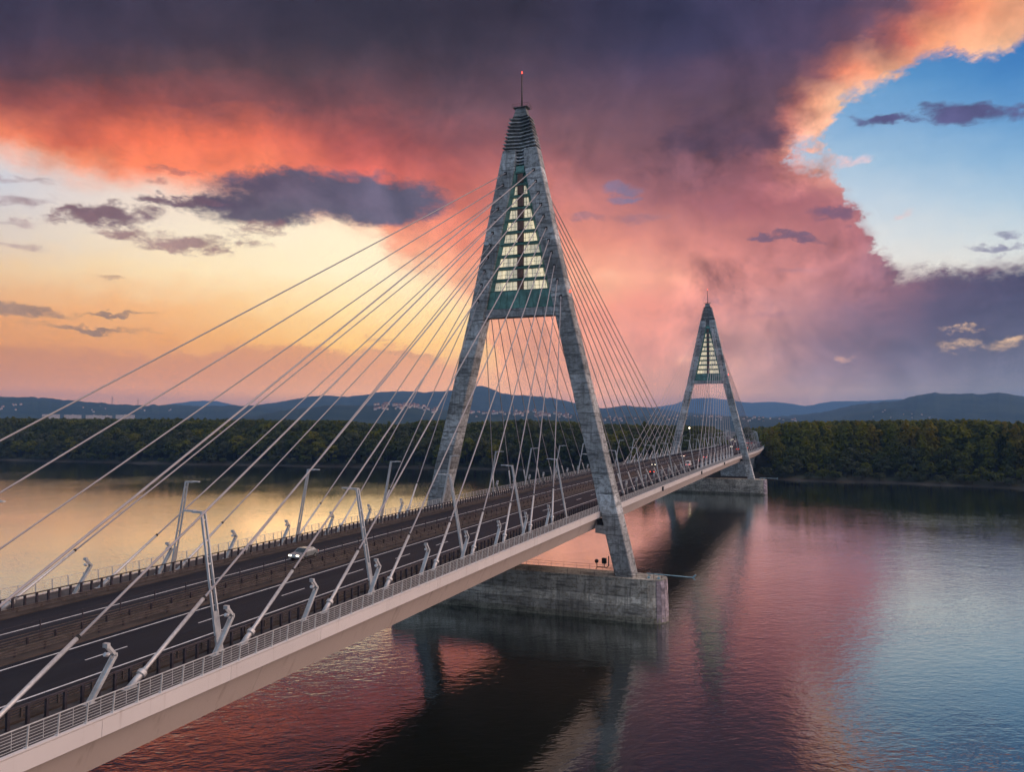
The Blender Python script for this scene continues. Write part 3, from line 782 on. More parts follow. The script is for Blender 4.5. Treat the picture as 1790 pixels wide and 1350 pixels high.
# ------------------------------------------------------------------ pylons
def yo(z): return float(np.interp(z, [8.6, 63, 100.4], [25.1, 12.1, 4.05]))
def yi(z): return float(np.interp(z, [8.6, 63, 96.6, 101], [21.45, 8.35, 1.0, 1.0]))
def hx(z): return 2.43 - (z - 8.6) * 0.0109
def leg_ring(z, s, inset=0.0, ch=0.16):
    a, b, h = yi(z) + inset, yo(z) - inset, hx(z) - inset
    pts = [(-h + ch, a), (h - ch, a), (h, a + ch), (h, b - ch), (h - ch, b), (-h + ch, b), (-h, b - ch), (-h, a + ch)]
    pts = [(x, s * y, z) for x, y in pts]
    return pts if s > 0 else pts[::-1]
ANCH_Z = [95.2, 92.65, 90.0, 87.35, 84.75, 82.0, 79.3, 76.6, 73.6, 70.5, 66.9]
def anch_y(z): return 3.3 + (95.2 - z) * (9.7 - 3.3) / (95.2 - 66.9)

def build_pylon():
    root = empty('bridge_pylon')
    zs = [8.6]
    while zs[-1] < 100.2: zs.append(zs[-1] + 4.16)
    zs[-1] = 100.4
    for s in (-1, 1):
        core = MB().loft([leg_ring(z, s, 0.07) for z in np.linspace(8.62, 100.36, 23)]).build('leg', M_CORE, root)
        for a, b in zip(zs[:-1], zs[1:]):
            d = random.uniform(-0.03, 0.02)
            MB().loft([leg_ring(a + 0.05, s, d), leg_ring((a + b) / 2, s, d), leg_ring(b - 0.05, s, d)]).build('concrete_lift', M_CONC, core)
    # crossbeam under the glazed part
    zb = 63.1
    MB().hexa([(-1.35, -yi(zb) - 0.3, zb), (1.35, -yi(zb) - 0.3, zb), (1.35, yi(zb) + 0.3, zb), (-1.35, yi(zb) + 0.3, zb),
               (-1.35, -yi(zb + 1.8) - 0.3, zb + 1.8), (1.35, -yi(zb + 1.8) - 0.3, zb + 1.8), (1.35, yi(zb + 1.8) + 0.3, zb + 1.8), (-1.35, yi(zb + 1.8) + 0.3, zb + 1.8)]).build('crossbeam', M_CONC, root)
    # inner wall carrying the glazing
    wall = MB().hexa([(-0.55, -yi(64.9) - 0.2, 64.9), (0.55, -yi(64.9) - 0.2, 64.9), (0.55, yi(64.9) + 0.2, 64.9), (-0.55, yi(64.9) + 0.2, 64.9),
                      (-0.55, -yi(97) - 0.2, 97.2), (0.55, -yi(97) - 0.2, 97.2), (0.55, yi(97) + 0.2, 97.2), (-0.55, yi(97) + 0.2, 97.2)]).build('glazing_wall', M_GREENF, root)
    for fx in (-1, 1):
        # green glass band
        n = 10; z0, z1 = 65.0, 68.75
        for i in range(n):
            a0 = -1 + 2 * i / n + 0.006; a1 = -1 + 2 * (i + 1) / n - 0.006
            b0, b1 = yi(z0), yi(z1)
            q = [(fx * 1.02, a0 * b0, z0), (fx * 1.02, a1 * b0, z0), (fx * 1.08, a1 * b0, z0), (fx * 1.08, a0 * b0, z0),
                 (fx * 1.02, a0 * b1, z1), (fx * 1.02, a1 * b1, z1), (fx * 1.08, a1 * b1, z1), (fx * 1.08, a0 * b1, z1)]
            MB().hexa(q).build('green_glass', M_GREENG, wall)
        MB().box(fx * 0.56, fx * 1.12, -yi(68.9) , yi(68.9), 68.78, 69.0).build('sill', M_GREENF, wall)
        # rows of lit panes either side of the lift shaft
        pitch = 2.66; z = 69.05
        row = 0
        while z + pitch < 97.0:
            yb, yt = yi(z), yi(z + 1.85)
            for s in (-1, 1):
                in0 = 0.76
                e0, e1 = yb - 0.75, yt - 0.75
                npan = max(1, int(round((e0 - in0) / 0.95)))
                if e1 - in0 > 0.12:
                    for k in range(npan):
                        f0, f1 = k / npan, (k + 1) / npan
                        g0 = 0.035
                        pts = [in0 + (e0 - in0) * f0 + g0, in0 + (e0 - in0) * f1 - g0, in0 + (e1 - in0) * f1 - g0, in0 + (e1 - in0) * f0 + g0]
                        xx = fx * 0.62
                        q = [(xx, s * pts[0], z + 0.05), (xx, s * pts[1], z + 0.05), (xx, s * pts[2], z + 1.85), (xx, s * pts[3], z + 1.85)]
                        q2 = [(fx * 0.57, y, zz) for _, y, zz in q]
                        MB().hexa(q2 + q).build('window_pane', M_PANE, wall)
                # side reveal of green glass next to the leg
                q = [(fx * 0.58, s * (yb - 0.72), z), (fx * 0.58, s * (yb + 0.05), z), (fx * 1.15, s * (yb + 0.05), z), (fx * 1.15, s * (yb - 0.02), z),
                     (fx * 0.58, s * (yi(z + pitch) - 0.72), z + pitch - 0.06), (fx * 0.58, s * (yi(z + pitch) + 0.05), z + pitch - 0.06), (fx * 1.15, s * (yi(z + pitch) + 0.05), z + pitch - 0.06), (fx * 1.15, s * (yi(z + pitch) - 0.02), z + pitch - 0.06)]
                MB().hexa(q).build('green_glass', M_GREENG, wall)
                for k in range(1, 5):
                    y_ = yb * k / 5 + 0.3
                    if y_ < yt - 0.4: MB().box(*sorted((fx * 1.0, fx * 1.06)), *sorted((s * y_, s * (y_ + 0.06))), z, z + 2.0).build('mullion', M_GREENF, wall)
            if yb > 2.2:
                for s in (-1, 1): MB().box(*sorted((fx * 0.94, fx * 0.99)), *sorted((s * 0.75, s * (yt - 0.6))), z + 0.72, z + 0.78).build('handrail', M_GREENF, wall)
            # floor beam
            MB().box(*sorted((fx * 0.58, fx * 1.05)), -yi(z + 2.2) + 0.02, yi(z + 2.2) - 0.02, z + 1.98, z + 2.38).build('floor_beam', M_GREENF, wall)
            MB().box(*sorted((fx * 0.6, fx * 0.98)), -0.68, 0.68, z + 0.02, z + 1.95).build('shaft_panel', M_BROWN, wall)
            z += pitch; row += 1
        # slot above the glazing with curved louvres
        MB().box(*sorted((fx * 0.6, fx * 1.1)), -0.98, 0.98, 95.3, 96.6).build('green_glass', M_GREENG, wall)
        for k in range(5):
            zc = 97.0 + k * 0.74
            r = []
            for i in range(9):
                a = -1 + i / 4.0
                xo = fx * (1.35 - 0.45 * (1 - a * a)); 
                r.append([(xo, a * 0.985, zc), (xo, a * 0.985, zc + 0.3), (fx * 0.56, a * 0.985, zc + 0.3), (fx * 0.56, a * 0.985, zc)])
            MB().loft(r).build('slot_louvre', M_CONC, wall)
    MB().box(-0.5, 0.5, -1.05, 1.05, 96.65, 100.4).build('slot_back', M_CORE, root)
    # ribbed head with a V groove down its front and back
    def head_ring(z, grow, gv=0.85):
        t = (z - 100.4) / 7.6
        hy = 3.62 + (1.75 - 3.62) * t + grow; h = 1.30 + (1.12 - 1.30) * t + grow
        return [(-h, hy, z), (-h + gv, 0, z), (-h, -hy, z), (h, -hy, z), (h - gv, 0, z), (h, hy, z)][::-1]
    head = MB().loft([head_ring(100.42, -0.05), head_ring(104, -0.05), head_ring(108.0, -0.05)]).build('head', M_CORE, root)
    for k in range(9):
        z = 100.75 + k * 0.80
        MB().loft([head_ring(z, 0.12), head_ring(z + 0.08, 0.48), head_ring(z + 0.30, 0.48), head_ring(z + 0.40, 0.12)]).build('rib', M_CONC, head)
    MB().loft([head_ring(107.9, -0.1, 0.2), head_ring(109.9, -0.25, 0.2)]).build('cap_block', M_CONC, root)
    # platform railing, mast, beacons
    pr = MB()
    c4 = [(-1.25, -1.85), (1.25, -1.85), (1.25, 1.85), (-1.25, 1.85)]
    for i in range(4):
        a, b = c4[i], c4[(i + 1) % 4]
        for z in (110.1, 110.65): pr.beam((*a, z), (*b, z), 0.045, 0.045)
        pr.beam((*a, 109.9), (*a, 110.7), 0.045, 0.045, (1, 0, 0))
        mx_ = ((a[0] + b[0]) / 2, (a[1] + b[1]) / 2); pr.beam((*mx_, 109.9), (*mx_, 110.7), 0.045, 0.045, (1, 0, 0))
    pr.build('platform_railing', M_MAST, root)
    MB().box(-1.15, 1.15, -1.7, 1.7, 109.91, 109.99).build('platform', M_CONC, root)
    MB().tube([(0, 0, 110), (0, 0, 114), (0, 0, 117.9)], [0.2, 0.17, 0.12], 10).build('mast', M_MAST, root, True)
    MB().tube([(0, 0, 117.9), (0, 0, 118.15), (0, 0, 118.4)], [0.12, 0.15, 0.06], 10).build('beacon', M_BEACON, root, True)
    for s in (-1, 1):
        y = s * (yo(68.2) + 0.25)
        MB().tube([(0, y, 67.9), (0, y, 68.2), (0, y, 68.45)], [0.14, 0.17, 0.06], 8).build('beacon', M_BEACON, root, True)
        MB().beam((0, s * (yo(68) - 0.3), 67.85), (0, y, 67.85), 0.12, 0.12).build('beacon_bracket', M_MAST, root)
        # corbel carrying the deck
        yk = yi(18.0)
        MB().hexa([(-2.3, s * (yk + 0.5), 16.9), (1.9, s * (yk + 0.5), 16.9), (1.9, s * (yk - 1.9), 17.2), (-2.3, s * (yk - 1.9), 17.2),
                   (-2.3, s * (yk + 0.5), 18.7), (1.9, s * (yk + 0.5), 18.7), (1.9, s * (yk - 1.9), 18.7), (-2.3, s * (yk - 1.9), 18.7)]).build('corbel', M_CONC, root)
        MB().box(-1.6, 1.6, *sorted((s * (yk - 0.1), s * (yk - 1.7))), 18.72, 19.75).build('bearing', M_BLACK, root)
        # dark anchor recess plates for the stays
        for z in ANCH_Z:
            for fx in (-1, 1):
                y = s * anch_y(z)
                MB().box(*sorted((fx * (hx(z) - 0.05), fx * (hx(z) + 0.07))), y - 0.3, y + 0.3, z - 0.33, z + 0.33).build('anchor_plate', M_BLACK, root)
    # door at the foot of the legs' inner face
    return root
pyl = build_pylon()
tag(pyl, 'front A-shaped concrete pylon, the tall one in mid picture with green glazing', 'bridge pylon', 'bridge pylons')
pyl2 = copy_tree(pyl); pyl2.location = (300, 0, 0)
tag(pyl2, 'rear A-shaped concrete pylon, the smaller one further right', 'bridge pylon', 'bridge pylons')

# ------------------------------------------------------------------ river piers
def pier_ring(z, grow=0.0, n=13):
    t = z / 8.6
    hw = 3.72 - 0.32 * t + grow; L = 26.4; nose = 5.35 - 0.25 * t + grow
    half = []
    for i in range(n):
        a = math.pi * i / (n - 1) - math.pi / 2
        half.append((math.sin(a) * hw, L + nose * (abs(math.cos(a)) ** 0.8)))
    pts = [(x, y, z) for x, y in half] + [(-x, -y, z) for x, y in half]
    return pts[::-1]
def build_pier():
    root = empty('bridge_pier')
    core = MB().loft([pier_ring(z, -0.08) for z in (-2, 0.0, 4.0, 8.3)]).build('pier_body', M_CORE, root)
    zz = [-2.0, 1.2, 3.1, 5.0, 6.9, 8.35]
    for a, b in zip(zz[:-1], zz[1:]):
        MB().loft([pier_ring(a + 0.02, 0.10 if a < 0 else 0.0), pier_ring(b - 0.16 if a < 0 else b - 0.02, 0.10 if a < 0 else 0.0)] + ([pier_ring(b - 0.02, 0.0)] if a < 0 else [])).build('concrete_course', M_WET if a < 0 else M_PIER, core)
    MB().loft([pier_ring(8.36, 0.07), pier_ring(8.6, 0.07)]).build('cap_slab', M_PIER, root)
    # masonry nose on the river ends
    for e in (-1, 1):
        for c in range(12):
            z0 = 0.25 + c * 0.675; z1 = z0 + 0.64
            nst = 7; off = 0.5 if c % 2 else 0.0
            for k in range(nst):
                a0 = -52 + (k + off) * 104 / nst - (104 / nst if off else 0) * 0.5; a1 = a0 + 104 / nst - 1.1
                pr_ = random.uniform(0.07, 0.13)
                q = []
                for z in (z0, z1):
                    t = z / 8.6; hw = 3.72 - 0.32 * t; nose = 5.35 - 0.25 * t
                    for gr in (-0.06, pr_):
                        for a in (a0, a1):
                            ar = math.radians(a)
                            q.append(((math.sin(ar) * (hw + gr)), e * (26.4 + (nose + gr) * abs(math.cos(ar)) ** 0.8), z))
                # order: (in a0, in a1, out a0, out a1) low, then high
                MB().hexa([q[0], q[1], q[3], q[2], q[4], q[5], q[7], q[6]]).build('stone', M_STONE, root)
    # railing round the top
    rail = MB(); ps = []
    for i in range(19): ps.append((-3.25, -26 + i * 52 / 18))
    ps += [(-2.2, 29.3), (0, 30.7), (2.2, 29.3)]
    for i in range(19): ps.append((3.25, 26 - i * 52 / 18))
    ps += [(2.2, -29.3), (0, -30.7), (-2.2, -29.3)]
    pm = MB().tube([(0, 0, 8.6), (0, 0, 9.75)], 0.035, 6).mesh('railing_post', M_MAST)
    rr = MB()
    for i, p in enumerate(ps):
        obj('railing_post', pm, root, (p[0], p[1], 0))
        q = ps[(i + 1) % len(ps)]
        for z in (9.2, 9.73): rr.tube([(*p, z), (*q, z)], 0.028, 5)
    rr.build('railing_rails', M_MAST, root)
    return root
pier = build_pier()
tag(pier, 'grey concrete river pier with stone nose under the front pylon', 'bridge pier', 'river piers')
pier2 = copy_tree(pier); pier2.location = (300, 0, 0)
tag(pier2, 'grey concrete river pier with stone nose under the rear pylon', 'bridge pier', 'river piers')

for xx, w_ in ((0, 'front'), (300, 'rear')):
    o = tag(empty('gauge_boom', (xx - 1.6, -28.6, 8.6)), 'pale blue boom sticking out from the nose of the %s pier' % w_, 'boom', 'pier booms')
    MB().tube([(0, 0.8, 0.95), (0, -8.3, 0.8)], 0.11, 8).build('arm', M_BOOM, o)
    MB().beam((0, -8.3, 0.8), (0, -8.9, 1.35), 0.12, 0.3).beam((0, -8.3, 0.8), (0, -8.8, 0.35), 0.1, 0.2).build('end_fork', M_BOOM, o)
    for dy in (0.4, -1.6): MB().box(-0.22, 0.22, dy - 0.25, dy + 0.25, 0.0, 0.35).tube([(0, dy, 0.3), (0, dy, 0.95)], 0.07, 6).build('foot', M_BOOM, o)
    for dy in (0.3, -2.0): MB().tube([(0.6, dy, 0), (0.6, dy, 1.9)], 0.05, 6).build('upright', M_MAST, o)
o = tag(empty('signal_lights', (2.4, -17.6, 8.6)), 'pair of dark signal lamps on a bent pipe on the front pier', 'signal light')
MB().tube([(0, 1.5, 0.3), (0, 1.2, 0.75), (0, -0.9, 0.75), (0, -1.25, 1.2), (0, -1.25, 3.2)], 0.12, 8).build('pipe', M_MAST, o, True)
MB().tube([(-0.35, 1.3, 2.0), (0.0, 1.3, 2.0), (0.4, 1.3, 2.0)], [0.42, 0.40, 0.25], 12).tube([(0, 1.3, 0.75), (0, 1.3, 1.7)], 0.08, 6).build('lamp_housing', M_BLACK, o)
MB().box(-0.35, 0.35, -0.75, 0.15, 1.55, 2.7).tube([(0, -0.3, 0.75), (0, -0.3, 1.6)], 0.08, 6).build('lamp_housing', M_BLACK, o)

for i, x in enumerate((64.1, 140.4, 213.0)):
    o = tag(empty('clearance_light', P(x, -18.42, -0.35)), 'small dark light box on the deck fascia, %s from the front pylon' % ORD[i], 'light box', 'light boxes on the fascia')
    MB().box(-0.55, 0.55, -0.35, 0.0, -0.75, 0.45).build('housing', M_BLACK, o)
    MB().box(-0.4, 0.4, -0.40, -0.355, -0.6, 0.3).build('lens', M_ALU, o)

# ------------------------------------------------------------------ stay cables
def cable(xp, xa, s, z, label, group):
    """xp pylon station, xa deck anchor station, s = side"""
    fx = -1 if xa < xp else 1
    top_ = Vector((xp + fx * (hx(z) + 0.02), s * anch_y(z), z))
    bot_ = P(xa, s * 15.15, 0.05)
    root = tag(empty('stay_cable', bot_), label, 'stay cable', group)
    T = top_ - bot_; L = T.length; d = T / L
    def at(t): return d * t
    sag = L * L * 1.1e-5
    pts = [at(3.2)]
    for i in range(1, 12):
        t = 3.2 + (L - 4.0) * i / 12; f = i / 12
        p = at(t); p.z -= 4 * sag * f * (1 - f); pts.append(p)
    pts += [at(L - 0.8)]
    MB().tube(pts, 0.098, 9).build('sheath', M_CABLE, root, True)
    low = min(9.0, 5.5 + L * 0.028)
    MB().tube([at(1.5), at(1.9), at(low)], [0.24, 0.16, 0.155], 9).build('guide_tube', M_ALU, root, True)
    MB().tube([at(low), at(low + 0.22)], 0.165, 9).build('black_ring', M_BLACK, root)
    MB().tube([at(-0.25), at(1.05), at(1.5)], [0.27, 0.25, 0.24], 10).build('anchor_socket', M_ALU, root, True)
    MB().tube([at(1.15), at(1.2), at(1.5), at(1.55)], [0.25, 0.36, 0.36, 0.25], 12).build('collar', M_ALU, root)
    MB().tube([at(L - 1.4), at(L - 0.1)], 0.15, 9).build('upper_tube', M_CABLE, root, True)
    MB().box(-0.55, 0.55, -0.3, 0.3, -0.05, 0.05).build('base_plate', M_ALU, root)
for k in range(11):
    for s, sd in ((-1, 'camera'), (1, 'far')):
        z = ANCH_Z[10 - k]
        for xp, xa, pn, sp_ in ((0, -(23.55 + 11.54 * k), 'front', 'left span'), (0, 20.3 + 11.54 * k, 'front', 'middle span'),
                                (300, 279.5 - 12.7 * k, 'rear', 'middle span'), (300, 320.0 + 11.54 * k, 'rear', 'rear span')):
            cable(xp, xa, s, z, '%s stay cable out from the %s pylon on the %s side, %s' % (ORD[k], pn, sd, sp_), 'stay cables of the %s pylon' % pn)

# ------------------------------------------------------------------ street lamps (leaning twin-rail masts)
def lamp_proto(s):
    """mast leans towards the road; s = side of the deck (-1 camera side)"""
    root = empty('street_lamp'); i = -s
    H = 11.3; lean = 2.1
    def q(z): return i * lean * z / H
    def bar(dx, w, d_, z0, z1):
        return [(dx - w / 2, q(z0) - d_ / 2, z0), (dx + w / 2, q(z0) - d_ / 2, z0), (dx + w / 2, q(z0) + d_ / 2, z0), (dx - w / 2, q(z0) + d_ / 2, z0),
                (dx - w / 2, q(z1) - d_ / 2, z1), (dx + w / 2, q(z1) - d_ / 2, z1), (dx + w / 2, q(z1) + d_ / 2, z1), (dx - w / 2, q(z1) + d_ / 2, z1)]
    ks = []
    for sx in (-1, 1):
        w0 = 0.23
        b0 = bar(sx * 0.27, 0.12, 0.20, 0.0, H)
        b0[4:] = [(x - sx * 0.07, y, z) for x, y, z in b0[4:]]
        ks.append(MB().hexa(b0).build('mast_rail', M_LAMP, root))
    ks.append(MB().hexa(bar(0, 0.42, 0.16, 0.0, 3.2)).build('mast_plate', M_LAMP, root))
    for z in (5.1, 7.0, 8.9, 10.6): ks.append(MB().hexa(bar(0, 0.44, 0.08, z, z + 0.12)).build('rung', M_LAMP, root))
    ks.append(MB().box(-0.22, 0.22, *sorted((q(H) - i * 0.1, q(H) + i * 1.0)), H - 0.08, H + 0.10).build('arm', M_LAMP, root))
    ks.append(MB().hexa([(-0.2, q(H) + i * 0.9, H - 0.02), (0.2, q(H) + i * 0.9, H - 0.02), (0.16, q(H) + i * 2.0, H + 0.0), (-0.16, q(H) + i * 2.0, H + 0.0),
                         (-0.2, q(H) + i * 0.9, H + 0.16), (0.2, q(H) + i * 0.9, H + 0.16), (0.14, q(H) + i * 2.0, H + 0.12), (-0.14, q(H) + i * 2.0, H + 0.12)]).build('lamp_head', M_LAMP, root))
    ks.append(MB().box(-0.3, 0.3, -0.3, 0.3, 0.0, 0.06).build('foot_plate', M_LAMP, root))
    return root, ks
for s, sd, xs in ((-1, 'camera', [-13.55 + 23.25 * k for k in range(-6, 31)]), (1, 'far', [-9.0 + 24.6 * k for k in range(-5, 31)])):
    root, ks = lamp_proto(s); first = True
    nl = 0; nr = 0
    xs_left = sorted([x for x in xs if x < 0], reverse=True); xs_right = [x for x in xs if x >= 0]
    for side_, lst in (('left', xs_left), ('right', xs_right)):
        for j, x in enumerate(lst):
            o = root if first else copy_list(root, ks); first = False
            if x > 300 and j >= 30: pass
            o.location = P(x, s * 14.75, 0.02); o.rotation_euler = (0, 0, hd(x))
            nth = ORD[j] if j < len(ORD) else 'number %d' % (j + 1)
            tag(o, '%s street lamp along the %s side, counted %s from the front pylon' % (nth, sd, side_), 'street lamp', 'leaning twin-rail street lamps')

# ------------------------------------------------------------------ cable floodlights
def flood_proto(dirx):
    root = empty('cable_floodlight'); d = dirx
    p0 = Vector((0, 0, 0)); p1 = Vector((d * 1.95, 0, 2.75)); p2 = Vector((d * 1.25, 0, 3.55)); ks = []
    for yy in (-0.17, 0.17):
        ks.append(MB().beam(p0 + Vector((0, yy, 0)), p1 + Vector((0, yy, 0)), 0.07, 0.24, (0, 0, 1)).build('side_rail', M_LAMP, root))
        ks.append(MB().beam(p1 + Vector((0, yy, -0.06)), p2 + Vector((0, yy, 0)), 0.07, 0.2, (0, 0, 1)).build('bent_arm', M_LAMP, root))
    ks.append(MB().beam(p0 * 0.97 + p1 * 0.03, p0 * 0.1 + p1 * 0.9, 0.30, 0.05).build('web_plate', M_LAMP, root))
    ks.append(MB().beam(p2 + Vector((0, -0.22, 0)), p2 + Vector((0, 0.22, 0)), 0.26, 0.3).build('end_bar', M_LAMP, root))
    ks.append(MB().beam(p1 + Vector((0, -0.2, 0.02)), p1 + Vector((0, 0.2, 0.02)), 0.14, 0.2).build('knee_bar', M_LAMP, root))
    c = (p1 + p2) / 2 + Vector((-d * 0.25, 0, -0.3))
    ks.append(MB().tube([c + Vector((d * 0.2, 0, 0.1)), c, c - Vector((d * 0.22, 0, -0.12))], [0.08, 0.13, 0.16], 8).build('spot_head', M_ALU, root))
    ks.append(MB().box(-0.4, 0.4, -0.28, 0.28, 0, 0.05).build('foot_plate', M_LAMP, root))
    return root, ks
protos = {1: flood_proto(1), -1: flood_proto(-1)}; used = set()
for s, sd in ((-1, 'camera'), (1, 'far')):
    for k in range(10):
        for x, dr, pn, sp_ in ((-(26.8 + 11.54 * k), 1, 'front', 'left span'), (23.8 + 11.54 * k, -1, 'front', 'middle span'), (276.0 - 12.7 * k, 1, 'rear', 'middle span')):
            root, ks = protos[dr]
            o = root if dr not in used else copy_list(root, ks); used.add(dr)
            o.location = P(x, s * 15.15, 0.05)
            tag(o, '%s bent floodlight post from the %s pylon on the %s side, %s' % (ORD[k], pn, sd, sp_), 'floodlight', 'bent floodlight posts between the cables')

# ------------------------------------------------------------------ viaduct piers beyond the river
vm = None
for i, x in enumerate((432, 500, 570, 640, 720, 800)):
    p = P(x, 0, 0)
    o = tag(empty('viaduct_pier', (p.x, p.y, 2.5), hd(x)), 'wide concrete viaduct pier in the wood, %s beyond the rear pylon' % ORD[i], 'viaduct pier', 'viaduct piers')
    H = p.z - 4.0 - 2.5
    def sec(z, hw, hl): return [(-hl, -hw, z), (hl, -hw, z), (hl, hw, z), (-hl, hw, z)]
    MB().loft([sec(-1, 11.0, 1.1), sec(H * 0.5, 11.8, 1.1), sec(H, 13.4, 1.2)]).build('shaft', M_CONC, o)
    MB().loft([sec(H + 0.02, 13.9, 1.4), sec(H + 0.45, 14.0, 1.4)]).build('pier_head', M_PIER, o)

# ------------------------------------------------------------------ cars
def car_proto(paint, van=False):
    root = empty('car'); ks = []
    if van: L, H, prof = 5.2, 2.3, [(-2.6, 0.45), (-2.6, 2.2), (-2.4, 2.35), (1.1, 2.35), (1.75, 1.45), (2.5, 1.15), (2.6, 0.45)]
    else: L, H, prof = 4.4, 1.46, [(-2.2, 0.42), (-2.2, 0.95), (-1.75, 1.02), (-1.15, 1.44), (0.25, 1.46), (0.95, 1.0), (2.0, 0.85), (2.2, 0.6), (2.2, 0.42)]
    W = 0.88
    r = []
    for y, inn in ((-W, 0.0), (-W * 0.93, 1.0), (W * 0.93, 1.0), (W, 0.0)):
        r.append([(x * (0.985 if abs(y) == W else 1.0), y * (0.86 if z > 1.1 else 1.0), z if (inn or z > 0.7) else z) for x, z in prof])
    ks.append(MB().loft(r).build('body', paint, root))
    if van:
        ks.append(MB().hexa([(1.16, -0.7, 2.2), (1.16, 0.7, 2.2), (1.74, 0.78, 1.5), (1.74, -0.78, 1.5), (1.22, -0.7, 2.24), (1.22, 0.7, 2.24), (1.80, 0.78, 1.54), (1.80, -0.78, 1.54)]).build('windscreen', M_CGLASS, root))
        ks.append(MB().box(-2.63, -2.605, -0.6, 0.6, 1.45, 2.05).build('rear_window', M_CGLASS, root))
    else:
        ks.append(MB().hexa([(0.30, -0.64, 1.41), (0.30, 0.64, 1.41), (0.92, 0.72, 1.04), (0.92, -0.72, 1.04), (0.34, -0.64, 1.45), (0.34, 0.64, 1.45), (0.96, 0.72, 1.06), (0.96, -0.72, 1.06)]).build('windscreen', M_CGLASS, root))
        ks.append(MB().hexa([(-1.2, -0.62, 1.40), (-1.2, 0.62, 1.40), (-1.72, 0.7, 1.06), (-1.72, -0.7, 1.06), (-1.24, -0.62, 1.44), (-1.24, 0.62, 1.44), (-1.76, 0.7, 1.08), (-1.76, -0.7, 1.08)]).build('rear_window', M_CGLASS, root))
        for y in (-1, 1):
            ks.append(MB().hexa([(-1.4, y * 0.79, 1.05), (0.7, y * 0.79, 1.05), (0.2, y * 0.765, 1.38), (-1.05, y * 0.765, 1.38), (-1.4, y * 0.84, 1.05), (0.7, y * 0.84, 1.05), (0.2, y * 0.785, 1.38), (-1.05, y * 0.785, 1.38)]).build('side_window', M_CGLASS, root))
    xb = L / 2
    for y in (-1, 1):
        for x in (-0.62 * xb, 0.62 * xb):
            ks.append(MB().tube([(x, y * 0.72, 0.33), (x, y * 0.92, 0.33)], 0.33, 14).build('tyre', M_TYRE, root))
            ks.append(MB().tube([(x, y * 0.90, 0.33), (x, y * 0.94, 0.33)], 0.2, 10).build('rim', M_RIM, root))
        ks.append(MB().box(xb - 0.08, xb + 0.03, y * 0.62 - 0.2, y * 0.62 + 0.2, 0.62, 0.80).build('headlight', M_HEADL, root))
        ks.append(MB().box(-xb - 0.04, -xb + 0.06, y * 0.66 - 0.18, y * 0.66 + 0.18, 0.74, 0.92).build('taillight', M_TAILL, root))
    return root, ks
PAINT = {'silver': mat('paint_silver', (0.42, 0.46, 0.48), 0.3, 0.5, var=0.06), 'dark': mat('paint_dark', (0.03, 0.035, 0.05), 0.25, 0.3, var=0.06),
         'white': mat('paint_white', (0.75, 0.75, 0.75), 0.3, var=0.05), 'red': mat('paint_red', (0.30, 0.03, 0.03), 0.3, var=0.06), 'blue': mat('paint_blue', (0.04, 0.09, 0.2), 0.3, 0.2, var=0.06)}
CARS = [(-69.0, 5.2, 'silver', 0, 'silver car with lit headlights on the far carriageway left of the front pylon'),
        (119.0, -4.6, 'dark', 0, 'dark car with red tail lights just behind the front pylon'),
        (172.0, -8.6, 'white', 1, 'white van with tail lights in the outer lane of the middle span'),
        (212.0, -7.9, 'dark', 0, 'dark car with red tail lights following before the rear pylon'),
        (250.0, -5.0, 'blue', 0, 'blue car with tail lights, next towards the rear pylon'),
        (168.0, 4.9, 'dark', 0, 'dark car with headlights coming along the middle span'),
        (262.0, 8.4, 'red', 0, 'red car on the far lane before the rear pylon'),
        (392.0, -4.8, 'red', 0, 'red car with tail lights just beyond the rear pylon'),
        (420.0, -8.4, 'dark', 0, 'dark car with tail lights in the outer lane beyond the rear pylon'),
        (470.0, -5.0, 'silver', 0, 'silver car with tail lights on the viaduct bend'),
        (560.0, -8.0, 'dark', 0, 'dark car braking on the outside of the viaduct bend'),
        (575.0, -4.8, 'white', 1, 'white van with red lights on the viaduct bend'),
        (455.0, 4.9, 'white', 0, 'white car with bright headlights beyond the rear pylon'),
        (640.0, 5.0, 'silver', 0, 'silver car with headlights far along the viaduct'),
        (690.0, 8.4, 'dark', 0, 'dark car with headlights far along the viaduct'),
        (740.0, 5.0, 'white', 1, 'white van with headlights farthest along the viaduct')]
cache = {}
for x, y, c, van, lab in CARS:
    key = (c, van)
    if key in cache: o = copy_list(*cache[key])
    else: cache[key] = car_proto(PAINT[c], van); o = cache[key][0]
    if van: o.name = 'van'
    o.location = P(x, y, 0.035); o.rotation_euler = (0, 0, hd(x) + (math.pi if y > 0 else 0))
    tag(o, lab, 'van' if van else 'car', 'traffic on the bridge')

# ------------------------------------------------------------------ lit lamp behind the rear pylon
pz = ridge_pt(1205, 749, 640)
o = tag(empty('lit_lamp', (pz.x, pz.y, 4)), 'single bright lit lamp on a tall pole among the far trees', 'lamp')
MB().tube([(0, 0, 0), (0, 0, pz.z - 4.2)], [0.18, 0.1], 8).build('pole', M_LAMP, o)
MB().tube([(0, 0, pz.z - 4.3), (0, 0, pz.z - 4), (0, 0, pz.z - 3.5), (0, 0, pz.z - 3.3)], [0.25, 0.45, 0.45, 0.2], 12).build('bulb', M_BULB, o, True)

